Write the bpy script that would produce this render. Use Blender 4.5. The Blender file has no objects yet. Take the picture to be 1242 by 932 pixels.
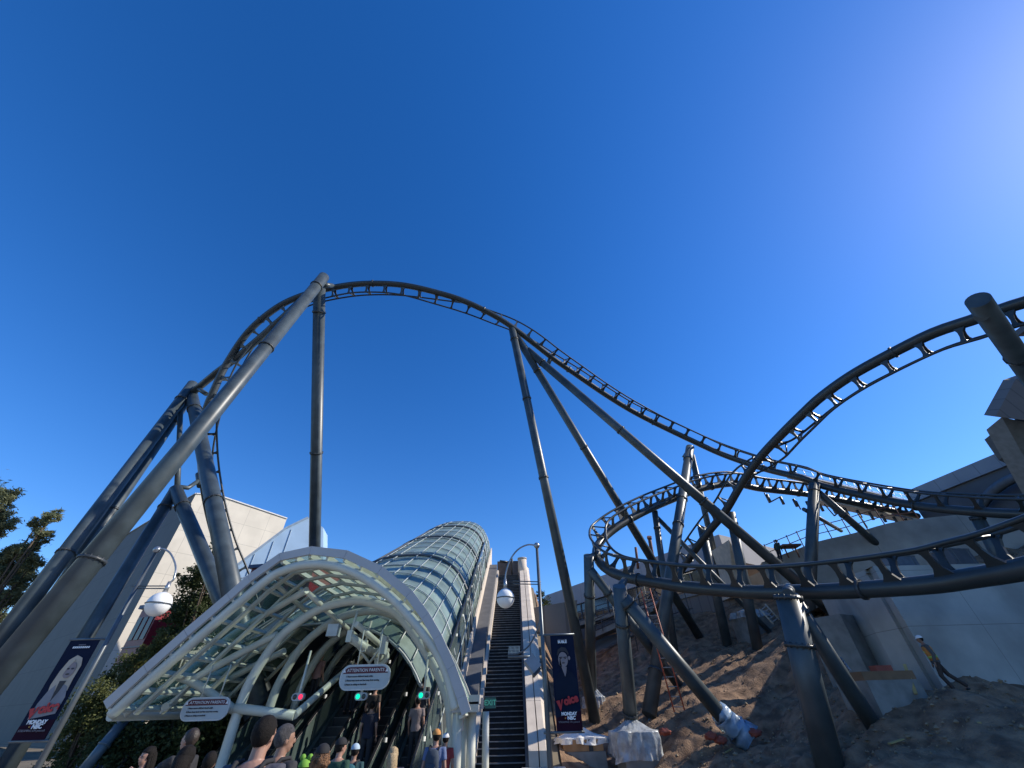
import bpy, math, random
from math import sin, cos, pi, radians as R
from mathutils import Vector, Matrix, noise
random.seed(7)
scene = bpy.context.scene
COL = scene.collection
# ------------------------------------------------------------------ camera
F, CX, CY = 466.0, 621.0, 466.0
PITCH, ROLL, CAMZ = R(40.0), R(1.65), 1.85
_r = Vector((1, 0, 0)); _u = Vector((0, -sin(PITCH), cos(PITCH))); FWD = Vector((0, cos(PITCH), sin(PITCH)))
RGT = _r*cos(ROLL) - _u*sin(ROLL); UP = _r*sin(ROLL) + _u*cos(ROLL)
CAM = Vector((0, 0, CAMZ))
cd = bpy.data.cameras.new('camera'); cam = bpy.data.objects.new('camera', cd); COL.objects.link(cam)
cd.sensor_width = 36; cd.sensor_fit = 'HORIZONTAL'; cd.lens = F/1242*36; cd.clip_start = .1; cd.clip_end = 9000
cam.matrix_world = Matrix.Translation(CAM) @ Matrix((RGT, UP, -FWD)).transposed().to_4x4()
scene.camera = cam
# ------------------------------------------------------------------ light
SUN = Vector((1.886, .204, 1.325)).normalized()
EL = math.asin(SUN.z); AZ = math.atan2(SUN.x, SUN.y)
w = bpy.data.worlds.new('World'); scene.world = w; w.use_nodes = True
nt = w.node_tree; nt.nodes.clear()
sky = nt.nodes.new('ShaderNodeTexSky'); sky.sky_type = 'NISHITA'; sky.sun_disc = False
sky.sun_elevation = EL; sky.sun_rotation = AZ; sky.altitude = 200; sky.air_density = 1.0; sky.dust_density = .15; sky.ozone_density = 4
bg = nt.nodes.new('ShaderNodeBackground'); bg.inputs[1].default_value = .15
wo = nt.nodes.new('ShaderNodeOutputWorld')
hs = nt.nodes.new('ShaderNodeHueSaturation'); hs.inputs['Saturation'].default_value = 1.30; hs.inputs['Hue'].default_value = .511; hs.inputs['Value'].default_value = 1.17
nt.links.new(sky.outputs[0], hs.inputs['Color']); nt.links.new(hs.outputs[0], bg.inputs[0]); nt.links.new(bg.outputs[0], wo.inputs[0])
sl = bpy.data.lights.new('sun', 'SUN'); sl.energy = 5.0; sl.angle = R(.53); sl.color = (1, .93, .82)
so = bpy.data.objects.new('sun', sl); COL.objects.link(so); so.rotation_euler = SUN.to_track_quat('Z', 'Y').to_euler(); so.location = (40, 10, 60)
vs = scene.view_settings; vs.view_transform = 'Standard'; vs.look = 'None'; vs.exposure = .2; vs.gamma = 1; vs.use_curve_mapping = False
scene.render.engine = 'CYCLES'
# ------------------------------------------------------------------ mapping from the photograph to the place
def ray(px, py): return FWD + RGT*((px-CX)/F) - UP*((py-CY)/F)
def P(px, py, d): return CAM + ray(px, py)*d
def PY(px, py, Y): r = ray(px, py); return CAM + r*(Y/r.y)
def PZ(px, py, z): r = ray(px, py); return CAM + r*((z-CAMZ)/r.z)
def img(v): return (RGT*v[0] + UP*v[1] + FWD*v[2])
def clamp(a, lo, hi): return max(lo, min(hi, a))
def sstep(a, b, x): t = clamp((x-a)/(b-a), 0, 1); return t*t*(3-2*t)
def plaza(y): return -.4*clamp((y-2)/8, 0, 1)
ANCH = [(8.8, 21.1, -0.56), (7.6, 24.3, -0.04), (4.1, 29.1, 0.47), (17, 16.2, -1.0), (20, 16, -2.0), (24, 15, -3.1), (15, 12, -.15), (18, 12, -1.1), (14, 14, 0), (22, 12, -2.2), (15.5, 15, -.6), (18.5, 16.5, -1.7), (21, 15, -2.5), (19, 14, -1.8), (16.5, 13, -.9), (2.6, 24.0, -0.03), (15.9, 31.9, -0.97), (16.8, 34.4, 0.58), (11.7, 37.7, 0.8), (16.8, 22.9, 0.51), (14.5, 17.0, -0.11), (13.3, 15.6, 0.4), (9.5, 13.6, 0.71), (12.2, 13.9, 0.14), (8.8, 15.7, 0.32), (12.3, 23.6, -1.15), (15.1, 22.0, -0.52), (12.4, 17.6, 0.1), (4.8, 23.4, -0.64)]
def dirt_base(x, y):
    n = dn = 0
    for ax, ay, r in ANCH: wt = 1/((x-ax)**2+(y-ay)**2+.6)**1.5; n += wt*r; dn += wt
    return .342*x+.223*y-6.52+n/(dn+.004)
def H(x, y):
    p = plaza(y)
    a = clamp(.577*(y-21)-.7, p, 11.2)              # under the stair and the escalators
    l = p
    d = clamp(dirt_base(x, y), p, 8.6)
    if x > 1.2: t = sstep(1.2, 3.5, x); h = a*(1-t)+d*t
    elif x < -11: t = sstep(-11, -16, x); h = a*(1-t)+l*t
    else: h = a
    far = sstep(60, 200, math.hypot(x, y))
    return h*(1-far) + 3*far
def PT(px, py, h=0):
    r = ray(px, py); d = 1.0
    while d < 120:
        q = CAM + r*d
        if q.z < H(q.x, q.y)+h: break
        d += .05
    return CAM + r*d
# ------------------------------------------------------------------ materials
MATS = {}
def mat(name, col, rough=.6, metal=0, var=.12, scale=3, bump=0, bscale=None, spec=.5, col2=None, trans=0, emit=0, detail=6, ramp=(.35, .65), coat=0):
    if name in MATS: return MATS[name]
    m = bpy.data.materials.new(name); m.use_nodes = True; n = m.node_tree.nodes; L = m.node_tree.links
    b = n['Principled BSDF']; b.inputs['Roughness'].default_value = rough; b.inputs['Metallic'].default_value = metal
    b.inputs['Specular IOR Level'].default_value = spec; b.inputs['Coat Weight'].default_value = coat
    tc = n.new('ShaderNodeTexCoord')
    nz = n.new('ShaderNodeTexNoise'); nz.inputs['Scale'].default_value = scale; nz.inputs['Detail'].default_value = detail
    L.new(tc.outputs['Object'], nz.inputs['Vector'])
    cr = n.new('ShaderNodeValToRGB'); cr.color_ramp.elements[0].position = ramp[0]; cr.color_ramp.elements[1].position = ramp[1]
    c2 = col2 or tuple(c*(1+var) for c in col); c1 = col if col2 else tuple(c*(1-var) for c in col)
    cr.color_ramp.elements[0].color = (*c1, 1); cr.color_ramp.elements[1].color = (*c2, 1)
    L.new(nz.outputs['Fac'], cr.inputs['Fac']); L.new(cr.outputs['Color'], b.inputs['Base Color'])
    if bump:
        nb = n.new('ShaderNodeTexNoise'); nb.inputs['Scale'].default_value = bscale or scale*4; nb.inputs['Detail'].default_value = 8
        L.new(tc.outputs['Object'], nb.inputs['Vector'])
        bp = n.new('ShaderNodeBump'); bp.inputs['Strength'].default_value = bump; bp.inputs['Distance'].default_value = .05
        L.new(nb.outputs['Fac'], bp.inputs['Height']); L.new(bp.outputs['Normal'], b.inputs['Normal'])
    if emit:
        L.new(cr.outputs['Color'], b.inputs['Emission Color']); b.inputs['Emission Strength'].default_value = emit
    if trans:
        t = n.new('ShaderNodeBsdfTransparent'); t.inputs[0].default_value = (*[min(1, .55+c) for c in col], 1)
        mx = n.new('ShaderNodeMixShader'); mx.inputs[0].default_value = trans
        L.new(b.outputs[0], mx.inputs[1]); L.new(t.outputs[0], mx.inputs[2]); L.new(mx.outputs[0], n['Material Output'].inputs[0])
    MATS[name] = m; return m
def foliage(name, c1, c2):
    m = mat(name, c1, .65, col2=c2, scale=1.1, spec=.25, detail=3); n = m.node_tree.nodes; L = m.node_tree.links
    b = n['Principled BSDF']; tr = n.new('ShaderNodeBsdfTranslucent'); tr.inputs[0].default_value = (*[c*1.5 for c in c2], 1)
    mx = n.new('ShaderNodeMixShader'); mx.inputs[0].default_value = .25
    L.new(b.outputs[0], mx.inputs[1]); L.new(tr.outputs[0], mx.inputs[2]); L.new(mx.outputs[0], n['Material Output'].inputs[0]); return m
STEEL = mat('painted_steel', (.050, .066, .074), .42, var=.24, scale=1.4, bump=.02, bscale=40, spec=.55)
STEEL2 = mat('flange_steel', (.04, .046, .05), .42, var=.15, scale=4)
WHITE = mat('cream_white_paint', (.58, .58, .49), .4, var=.06, scale=2)
FASC = mat('fascia_panel', (.46, .44, .42), .45, var=.05, scale=1.5)
DARK = mat('dark_paint', (.02, .022, .026), .45)
CONC = mat('concrete', (.22, .22, .205), .85, var=.18, scale=2.2, bump=.25)
GLASSC = mat('canopy_glass', (.20, .36, .31), .12, trans=.45, var=.15, scale=1.2, spec=.8)
GLASST = mat('tunnel_glass', (.21, .28, .245), .28, trans=.14, var=.28, scale=.7, spec=.35)
# ------------------------------------------------------------------ object helpers
OFF = {}
def tag(o, label=None, cat=None, group=None, kind=None):
    if label: o['label'] = label
    if cat: o['category'] = cat
    if group: o['group'] = group
    if kind: o['kind'] = kind
    return o
def thing(name, loc, label, cat, group=None):
    o = bpy.data.objects.new(name, None); COL.objects.link(o); o.location = loc; o.empty_display_size = .3
    OFF[o] = Vector(loc); return tag(o, label, cat, group)
class MB:
    def __init__(s): s.v = []; s.f = []; s.sm = []; s.mi = []; s.m = 0
    def add(s, vs, fs, smooth=False):
        b = len(s.v); s.v += [Vector(v) for v in vs]
        for f in fs: s.f.append([b+i for i in f]); s.sm.append(smooth); s.mi.append(s.m)
        return s
    def box(s, c, size, ax=None, smooth=False):
        ax = ax or (Vector((1, 0, 0)), Vector((0, 1, 0)), Vector((0, 0, 1))); c = Vector(c)
        vs = [c + ax[0]*(size[0]/2*i) + ax[1]*(size[1]/2*j) + ax[2]*(size[2]/2*k) for i in (-1, 1) for j in (-1, 1) for k in (-1, 1)]
        return s.add(vs, [(0, 1, 3, 2), (4, 6, 7, 5), (0, 4, 5, 1), (2, 3, 7, 6), (0, 2, 6, 4), (1, 5, 7, 3)], smooth)
    def hexa(s, b, t):      # bottom quad, top quad
        return s.add(list(b)+list(t), [(3, 2, 1, 0), (4, 5, 6, 7), (0, 1, 5, 4), (1, 2, 6, 5), (2, 3, 7, 6), (3, 0, 4, 7)])
    def prism(s, poly, off):
        n = len(poly); poly = [Vector(p) for p in poly]; off = Vector(off)
        return s.add(poly+[p+off for p in poly], [tuple(range(n))[::-1], tuple(range(n, 2*n))] + [(i, (i+1) % n, n+(i+1) % n, n+i) for i in range(n)])
    def tube(s, pts, r, seg=12, caps=True, smooth=True):
        pts = [Vector(p) for p in pts]; n = len(pts)
        rr = r if isinstance(r, (list, tuple)) else [r]*n
        ring = []; prev = None
        for i, p in enumerate(pts):
            t = (pts[min(i+1, n-1)]-pts[max(i-1, 0)]).normalized()
            if prev is None:
                a = Vector((0, 0, 1)) if abs(t.z) < .9 else Vector((1, 0, 0)); u = t.cross(a).normalized()
            else: u = (prev - t*prev.dot(t)).normalized()
            prev = u; v = t.cross(u)
            ring += [p + (u*cos(2*pi*k/seg) + v*sin(2*pi*k/seg))*rr[i] for k in range(seg)]
        b = len(s.v); s.v += ring
        for i in range(n-1):
            for k in range(seg):
                s.f.append([b+i*seg+k, b+i*seg+(k+1) % seg, b+(i+1)*seg+(k+1) % seg, b+(i+1)*seg+k]); s.sm.append(smooth); s.mi.append(s.m)
        if caps:
            s.f.append([b+k for k in range(seg)][::-1]); s.sm.append(False); s.mi.append(s.m)
            s.f.append([b+(n-1)*seg+k for k in range(seg)]); s.sm.append(False); s.mi.append(s.m)
        return s
    def bar(s, a, b, w, h, up=Vector((0, 0, 1))):
        a = Vector(a); b = Vector(b); t = b-a; L = t.length; t.normalize()
        x = t.cross(up).normalized(); y = x.cross(t)
        return s.box((a+b)/2, (L, w, h), (t, x, y))
    def ball(s, c, r, seg=16, rings=10, sc=(1, 1, 1), z0=-1, z1=1, disp=None):
        c = Vector(c); vs = []
        for i in range(rings+1):
            th = math.asin(z0)+(math.asin(z1)-math.asin(z0))*i/rings
            for k in range(seg):
                p = Vector((cos(th)*cos(2*pi*k/seg)*sc[0], cos(th)*sin(2*pi*k/seg)*sc[1], sin(th)*sc[2]))*r
                if disp: p = p*(1+disp*noise.noise(p*3/r+c))
                vs.append(c+p)
        fs = [(i*seg+k, i*seg+(k+1) % seg, (i+1)*seg+(k+1) % seg, (i+1)*seg+k) for i in range(rings) for k in range(seg)]
        return s.add(vs, fs, True)
    def build(s, name, mats, parent=None, label=None):
        me = bpy.data.meshes.new(name)
        off = OFF.get(parent, Vector((0, 0, 0)))
        me.from_pydata([v-off for v in s.v], [], s.f); me.polygons.foreach_set('use_smooth', s.sm)
        if not isinstance(mats, (list, tuple)): mats = [mats]
        for m in mats: me.materials.append(m)
        if len(mats) > 1: me.polygons.foreach_set('material_index', s.mi)
        me.update()
        o = bpy.data.objects.new(name, me); COL.objects.link(o)
        if parent: o.parent = parent; OFF[o] = off
        if label: o['label'] = label
        return o
def copy_tree(o, loc, label=None, rz=None):
    def rec(a, par):
        c = a.copy(); COL.objects.link(c); c.parent = par
        for ch in list(a.children): rec(ch, c)
        return c
    kids = list(o.children); c = o.copy(); COL.objects.link(c); c.location = loc
    if rz is not None: c.rotation_euler.z = rz
    if label: c['label'] = label
    for ch in kids: rec(ch, c)
    return c
def catmull(pts, n=8):
    out = []
    for i in range(len(pts)-1):
        p0 = pts[max(i-1, 0)]; p1 = pts[i]; p2 = pts[i+1]; p3 = pts[min(i+2, len(pts)-1)]
        for k in range(n):
            t = k/n
            out.append(.5*((2*p1)+(p2-p0)*t+(2*p0-5*p1+4*p2-p3)*t*t+(3*p1-p0-3*p2+p3)*t**3))
    out.append(pts[-1]); return out
def text(name, s, mtl, origin, xdir, ydir, size, parent=None, align='CENTER', bold=0, shear=0):
    cu = bpy.data.curves.new('t', 'FONT'); cu.body = s; cu.size = size; cu.align_x = align; cu.align_y = 'CENTER'; cu.offset = bold; cu.extrude = .004; cu.shear = shear; cu.resolution_u = 3
    o = bpy.data.objects.new('t', cu); COL.objects.link(o)
    dg = bpy.context.evaluated_depsgraph_get(); me = bpy.data.meshes.new_from_object(o.evaluated_get(dg))
    bpy.data.objects.remove(o); bpy.data.curves.remove(cu)
    x = Vector(xdir).normalized(); z = x.cross(Vector(ydir)).normalized(); y = z.cross(x)
    off = OFF.get(parent, Vector((0, 0, 0)))
    M = Matrix((x, y, z)).transposed().to_4x4(); M.translation = Vector(origin)-off
    me.transform(M); me.name = name; me.materials.clear(); me.materials.append(mtl)
    ob = bpy.data.objects.new(name, me); COL.objects.link(ob)
    if parent: ob.parent = parent; OFF[ob] = off
    return ob
# ------------------------------------------------------------------ ground
def axis(lo, hi, fine, far):
    a = []; x = lo
    while x < hi: a.append(x); x += fine
    a.append(hi); left = []; s = fine*2; x = lo-s
    while x > -far: left.append(x); s *= 1.5; x -= s
    left.append(-far); right = []; s = fine*2; x = hi+s
    while x < far: right.append(x); s *= 1.5; x += s
    right.append(far); return left[::-1]+a+right
def sheet(name, xs, ys, zf, m):
    b = MB(); nx = len(xs)
    b.add([(x, y, zf(x, y)) for y in ys for x in xs], [(j*nx+i, j*nx+i+1, (j+1)*nx+i+1, (j+1)*nx+i) for j in range(len(ys)-1) for i in range(nx-1)], True)
    return tag(b.build(name, m), kind='structure')
GROUND = mat('dry_ground', (.10, .085, .06), .95, col2=(.16, .13, .09), scale=.4, bump=.4, bscale=3)
sheet('ground', axis(-45, 45, 1.5, 4000), axis(-6, 60, 1.5, 4000), lambda x, y: H(x, y)-.06-(1.2 if 2.6 < x < 36 and 12 < y < 41 else 0), GROUND)
PAVE = mat('paving', (.28, .265, .245), .8, var=.12, scale=1.5, bump=.1)
sheet('pavement', [-30+i*2 for i in range(17)]+[3.0], [-10+i*1.0 for i in range(31)], lambda x, y: plaza(y)-.02, PAVE)
def dirtmat():
    m = mat('excavated_dirt', (.125, .072, .042), .95, col2=(.32, .20, .118), scale=1.9, detail=12, bump=1.0, bscale=16); return m
def dz(x, y):
    h = H(x, y)
    if h < .02+plaza(y) and x < 6: pass
    a = sstep(1.6, 3.5, x)
    n = noise.fractal(Vector((x*.45, y*.45, 1.3)), .9, 2.1, 4)*.20 + noise.fractal(Vector((x*2.6, y*2.6, 5)), .45, 2.2, 5)*.075
    r = -abs(noise.noise(Vector((x*.25+y*.1, y*1.1-x*.35, 9))))*.4 + .1
    return h + (n+r)*a + .02 - .9*math.exp(-((x-9.6)**2+(y-21.9)**2)/1.3)
xs = [1.6+i*.16 for i in range(220)]; ys = [11+i*.16 for i in range(190)]
sheet('dirt_slope', xs, ys, dz, dirtmat())
def DT(px, py):
    r = ray(px, py); d = 4.0
    while d < 60:
        q = CAM + r*d
        if q.x > 1.6 and q.z < dz(q.x, q.y): break
        d += .05
    return CAM + r*d
rk = MB(); ROCKM = mat('dirt_clods', (.16, .115, .075), .95, col2=(.36, .27, .17), scale=2, bump=.6)
for i in range(15000):
    x = random.uniform(2.6, 30); y = random.uniform(13, 38)
    if noise.noise(Vector((x*.5, y*.5, 3))) < -.12: continue
    s = random.choice([.02, .03, .03, .04, .05, .06, .10])*random.uniform(.6, 1.2)
    c = Vector((x, y, dz(x, y)+s*.2))
    vs = [c + Vector((dx*random.uniform(.5, 1), dy*random.uniform(.5, 1), dzz*random.uniform(.3, .8)))*s for dx, dy, dzz in ((1, 0, 0), (0, 1, 0), (-1, 0, 0), (0, -1, 0), (0, 0, 1), (0, 0, -1))]
    rk.add(vs, [(0, 1, 4), (1, 2, 4), (2, 3, 4), (3, 0, 4), (1, 0, 5), (2, 1, 5), (3, 2, 5), (0, 3, 5)])
o = rk.build('dirt_clods', ROCKM); tag(o, 'loose pale clods and stones strewn over the excavated slope', 'rubble', kind='stuff')
# ------------------------------------------------------------------ corner building on the left
def panelmat(name, col, w, h, var=.06, mortar=None, mw=.02, dirx=(1, 0)):
    m = mat(name, col, .75, var=var, scale=.6); n = m.node_tree.nodes; L = m.node_tree.links
    g = n.new('ShaderNodeNewGeometry'); sp = n.new('ShaderNodeSeparateXYZ'); L.new(g.outputs['Position'], sp.inputs[0])
    def mth(op, a, b=None):
        k = n.new('ShaderNodeMath'); k.operation = op
        for i, q in enumerate((a, b)):
            if q is None: continue
            if isinstance(q, (int, float)): k.inputs[i].default_value = q
            else: L.new(q, k.inputs[i])
        return k.outputs[0]
    u = mth('ADD', mth('MULTIPLY', sp.outputs[0], dirx[0]), mth('MULTIPLY', sp.outputs[1], dirx[1]))
    fu = mth('LESS_THAN', mth('FRACT', mth('DIVIDE', u, w)), mw/w*2); fv = mth('LESS_THAN', mth('FRACT', mth('DIVIDE', sp.outputs[2], h)), mw/h*2)
    k = mth('MAXIMUM', fu, fv); b = n['Principled BSDF']; src = b.inputs['Base Color'].links[0].from_socket
    mx = n.new('ShaderNodeMix'); mx.data_type = 'RGBA'; L.new(k, mx.inputs[0]); L.new(src, mx.inputs[6]); mx.inputs[7].default_value = (*(mortar or tuple(c*.68 for c in col)), 1)
    L.new(mx.outputs[2], b.inputs['Base Color']); return m
Cn = P(238, 599, 45); zt = Cn.z
dg_ = Vector((-.82, .57, 0)); dc_ = Vector((.59, .81, 0)).normalized()
bl = thing('hall_building', (Cn.x, Cn.y, 3), 'tall corner building with grey shaded wall and cream sunlit panel wall', 'building')
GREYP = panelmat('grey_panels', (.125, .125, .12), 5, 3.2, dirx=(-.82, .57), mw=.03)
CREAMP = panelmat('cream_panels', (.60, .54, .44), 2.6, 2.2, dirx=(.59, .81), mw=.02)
W1 = 20; W2 = 26
g1 = P(149.5, 651.5, 1); r = ray(149.5, 651.5)     # left top on the grey wall's plane
def onplane(px, py, o, nrm):
    r = ray(px, py); return CAM + r*((o-CAM).dot(nrm)/r.dot(nrm))
ng = Vector((-.57, -.82, 0)).normalized(); nc = Vector((.81, -.59, 0)).normalized()
GL0 = onplane(-45, 868, Cn, ng); G = [onplane(149.5, 651.5, Cn, ng), onplane(185, 630, Cn, ng), Cn.copy()]
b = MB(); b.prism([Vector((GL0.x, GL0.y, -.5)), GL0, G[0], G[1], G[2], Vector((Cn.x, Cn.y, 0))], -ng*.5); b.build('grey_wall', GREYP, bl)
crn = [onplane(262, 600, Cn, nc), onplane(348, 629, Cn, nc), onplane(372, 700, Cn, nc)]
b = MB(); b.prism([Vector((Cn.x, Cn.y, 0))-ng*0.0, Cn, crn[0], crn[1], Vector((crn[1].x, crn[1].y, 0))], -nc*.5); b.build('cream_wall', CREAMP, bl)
b = MB(); b.prism([G[0]-ng*.5, G[1]-ng*.5, Cn-ng*.5, crn[1]-nc*.5, crn[1]-dg_*-14, G[0]+dc_*20], (0, 0, -.4)); b.build('roof', mat('roof_gravel', (.3, .29, .28), .9), bl)
b = MB(); b.bar(Cn, crn[0], .25, .12); b.bar(crn[0], crn[1], .25, .12); b.bar(G[0], G[1], .25, .12); b.bar(G[1], Cn, .25, .12); b.build('parapet_coping', mat('coping', (.62, .6, .56), .6), bl)
BLUEG = mat('pale_blue_panels', (.40, .54, .68), .35, var=.08, scale=.7, spec=.9)
o_b = P(347, 641, 40); n_b = Vector((.55, -.83, 0)).normalized(); q = [onplane(x_, y_, o_b, n_b) for x_, y_ in ((285, 688), (347, 641), (374, 628), (392, 640), (392, 720), (285, 740))]
b = MB(); b.prism(q, FWD.cross(RGT).cross(RGT)*0 + Vector((-.5, 2.5, 0)))
o = thing('blue_glass_building', (q[0].x, q[0].y, 4), 'pale blue glazed block with slanted top behind the canopy', 'building')
b.build('glazed_wall', BLUEG, o)
b = MB()
for t in (.33, .66):
    b.bar(q[0].lerp(q[5], t)+Vector((0, -.03, 0)), q[3].lerp(q[4], t)+Vector((0, -.03, 0)), .06, .08)
for t in (.25, .5, .75):
    b.bar(q[0].lerp(q[2], t)-Vector((0, .03, .1)), q[0].lerp(q[2], t)-Vector((0, .03, 8)), .06, .08, Vector((0, 1, 0)))
b.bar(q[0]-Vector((0, .05, 0)), q[1]-Vector((0, .05, 0)), .15, .2); b.bar(q[1]-Vector((0, .05, 0)), q[2]-Vector((0, .05, 0)), .15, .2)
b.build('mullions', mat('blue_grey_bars', (.3, .38, .46), .5), o)
# ------------------------------------------------------------------ grey building behind the construction site
za = P(663, 723, 50).z
A = PZ(663, 723, za); C = PZ(874, 649, za); tdir = (C-A).normalized(); D = C
nb = Vector((tdir.y, -tdir.x, 0)).normalized()
if nb.dot(CAM-A) < 0: nb = -nb
ob = thing('office_building', (A.x, A.y, 4), 'long grey building with a strip of dark windows above the dirt slope', 'building')
RIB = panelmat('ribbed_concrete', (.17, .155, .14), .9, 40, dirx=(tdir.x, tdir.y), mw=.05)
def slab(z0, z1, out, th=.4, a=A, c=D):
    b = MB(); p = [Vector((a.x, a.y, z0)), Vector((c.x, c.y, z0)), Vector((c.x, c.y, z1)), Vector((a.x, a.y, z1))]
    b.prism([v+nb*out for v in p], -nb*th); return b
slab(za-2.0, za, .25, 9).build('roof_parapet', panelmat('metal_panels', (.34, .34, .36), 3.2, 30, dirx=(tdir.x, tdir.y)), ob)
slab(za-3.6, za-2.0, 0, .2).build('window_band', mat('window_glass_dark', (.02, .022, .026), .1, spec=.9), ob)
b = MB()
L_ = (D-A).length
for i in range(int(L_/2.2)): p = A + tdir*(i*2.2); b.box((p.x+nb.x*.03, p.y+nb.y*.03, za-2.8), (.14, .1, 1.6), (tdir, nb, Vector((0, 0, 1))))
b.build('window_frame', mat('frame_grey', (.12, .12, .12), .5), ob)
slab(za-12, za-3.6, .1, .8).build('wall', RIB, ob)
slab(za-3.95, za-3.6, .22, .15).build('sill', CONC, ob)
slab(za-6.6, za-6.3, .5, .4).build('orange_rail', mat('timber_orange', (.34, .19, .09), .8), ob)
slab(za-5.6, za-5.5, .5, .06).build('orange_rail', MATS['timber_orange'], ob)
b = MB(); e = [P(884, 655, 30), P(905, 690, 30), P(915, 720, 29.5), P(893, 722, 29.5), P(888, 690, 30)]
b.prism(e, Vector((-.3, 3, 0))); o = b.build('stone_buttress', mat('sunlit_stone', (.62, .52, .40), .9, bump=.4)); tag(o, 'sunlit beige stone buttress beside the end of the grey building', 'buttress')
# terraces and stair flights in front of the building
RAILM = mat('dark_rail', (.05, .055, .06), .5)
def flight(p0, p1, w, name, label):
    t = thing(name, ((p0.x+p1.x)/2, (p0.y+p1.y)/2, (p0.z+p1.z)/2), label, 'ramp')
    p0 = Vector(p0); p1 = Vector(p1); d = (p1-p0); h = Vector((d.x, d.y, 0)).normalized(); s = Vector((-h.y, h.x, 0))
    b = MB(); b.bar(p0, p1, w, .35); b.build('deck', CONC, t)
    for sd in (-1, 1):
        b = MB(); n = int(d.length/1.2)
        for k in (0.55, 1.05): b.tube([p0+s*sd*w/2+Vector((0, 0, k)), p1+s*sd*w/2+Vector((0, 0, k))], .035, 6)
        for i in range(n+1): q = p0.lerp(p1, i/max(1, n))+s*sd*w/2; b.tube([q, q+Vector((0, 0, 1.05))], .03, 6)
        b.build('railing', RAILM, t)
    return t
flight(P(716, 775, 33), P(800, 737, 33), 2, 'ramp', 'dark ramp with railings rising behind the wrapped columns')
flight(P(700, 760, 40), P(760, 742, 38), 1.6, 'ramp', 'grey walkway with railings below the strip of windows')
b = MB(); b.prism([PY(643, 738, 33), PY(700, 728, 33), PY(700, 870, 33), PY(643, 870, 33)], Vector((0, .6, 0))); tag(b.build('site_wall', RIB), 'dark ribbed wall beside the top of the stair parapet', 'wall')
# ------------------------------------------------------------------ retaining walls on the right
SHOT = mat('shotcrete', (.20, .20, .195), .9, var=.25, scale=.8, bump=.5, bscale=5)
def ribbon(name, tops, zb, th, m, label, cat, cap=None):
    t = thing(name, (tops[0].x, tops[0].y, zb), label, cat)
    b = MB(); n = len(tops); back = []
    for i, p in enumerate(tops):
        d = (tops[min(i+1, n-1)]-tops[max(i-1, 0)]); d.z = 0; d.normalize(); nn = Vector((-d.y, d.x, 0))
        if nn.y < 0: nn = -nn
        back.append(nn*th)
    vs = []
    for p, k in zip(tops, back): vs += [Vector((p.x, p.y, zb)), p, p+k, Vector((p.x+k.x, p.y+k.y, zb))]
    fs = []
    for i in range(n-1):
        for a, c in ((0, 1), (1, 2), (2, 3)): fs.append((i*4+a, (i+1)*4+a, (i+1)*4+c, i*4+c))
    fs += [(0, 1, 2, 3), tuple((n-1)*4+k for k in (3, 2, 1, 0))]
    b.add(vs, fs); b.build('wall_face', m, t); return t
tops = [P(893, 706, 33), P(912, 698, 32), P(928, 690, 31), P(937, 678, 30), P(965, 667, 29.5), P(992, 657, 29), P(1035, 647, 28), P(1077, 635, 27), P(1120, 629, 26), P(1167, 624, 25), P(1230, 618, 24), P(1320, 606, 22)]
UW = ribbon('retaining_wall', catmull(tops, 3), 1.5, .6, panelmat('cast_concrete_upper', (.30, .295, .27), 3.6, 40, var=.22, mw=.015), 'upper curved concrete retaining wall behind the tracks with guard rails on top', 'retaining wall')
cb = P(1142, 830, 13.2); ztop = 5.9
cl = [P(1022, 745, 19.5), P(1060, 775, 17), P(1104, 803, 14.8), cb, P(1300, 836, 12.8)]
cl = [Vector((p.x, p.y, ztop)) for p in cl]
cl[4].y = cl[3].y+.2; cl[4].x = 24
LW = ribbon('retaining_wall', cl, -.5, .6, panelmat('cast_concrete_lower', (.37, .365, .335), 4.3, 1.9, var=.22, mw=.012, dirx=(1, .5)), 'lower grey concrete retaining wall behind the worker in the orange vest', 'retaining wall')
# terrace fill between lower and upper walls
b = MB(); tp = [Vector((p.x, p.y+.5, ztop-.15)) for p in cl]; bk = [Vector((p.x, p.y, ztop+.2)) for p in (tops[2], tops[4], tops[6], tops[9], tops[11])]
b.add(tp+bk, [(i, i+1, i+6, i+5) for i in range(4)], True); tag(b.build('terrace', MATS['excavated_dirt']), kind='structure')
# guard rails on the upper wall
RUST = mat('rusty_rail', (.16, .07, .05), .75)
gr = thing('guard_rail', tops[3], 'rusty pipe guard rail along the top of the curved retaining wall', 'railing')
cw = catmull(tops[3:9], 4)
for k in (.55, 1.1): b = MB(); b.tube([p+Vector((0, .3, k)) for p in cw], .03, 6); b.build('rail', RUST, gr)
for i in range(0, len(cw), 2): b = MB(); b.tube([cw[i]+Vector((0, .3, 0)), cw[i]+Vector((0, .3, 1.2))], .035, 6); b.build('post', RUST, gr)
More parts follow.
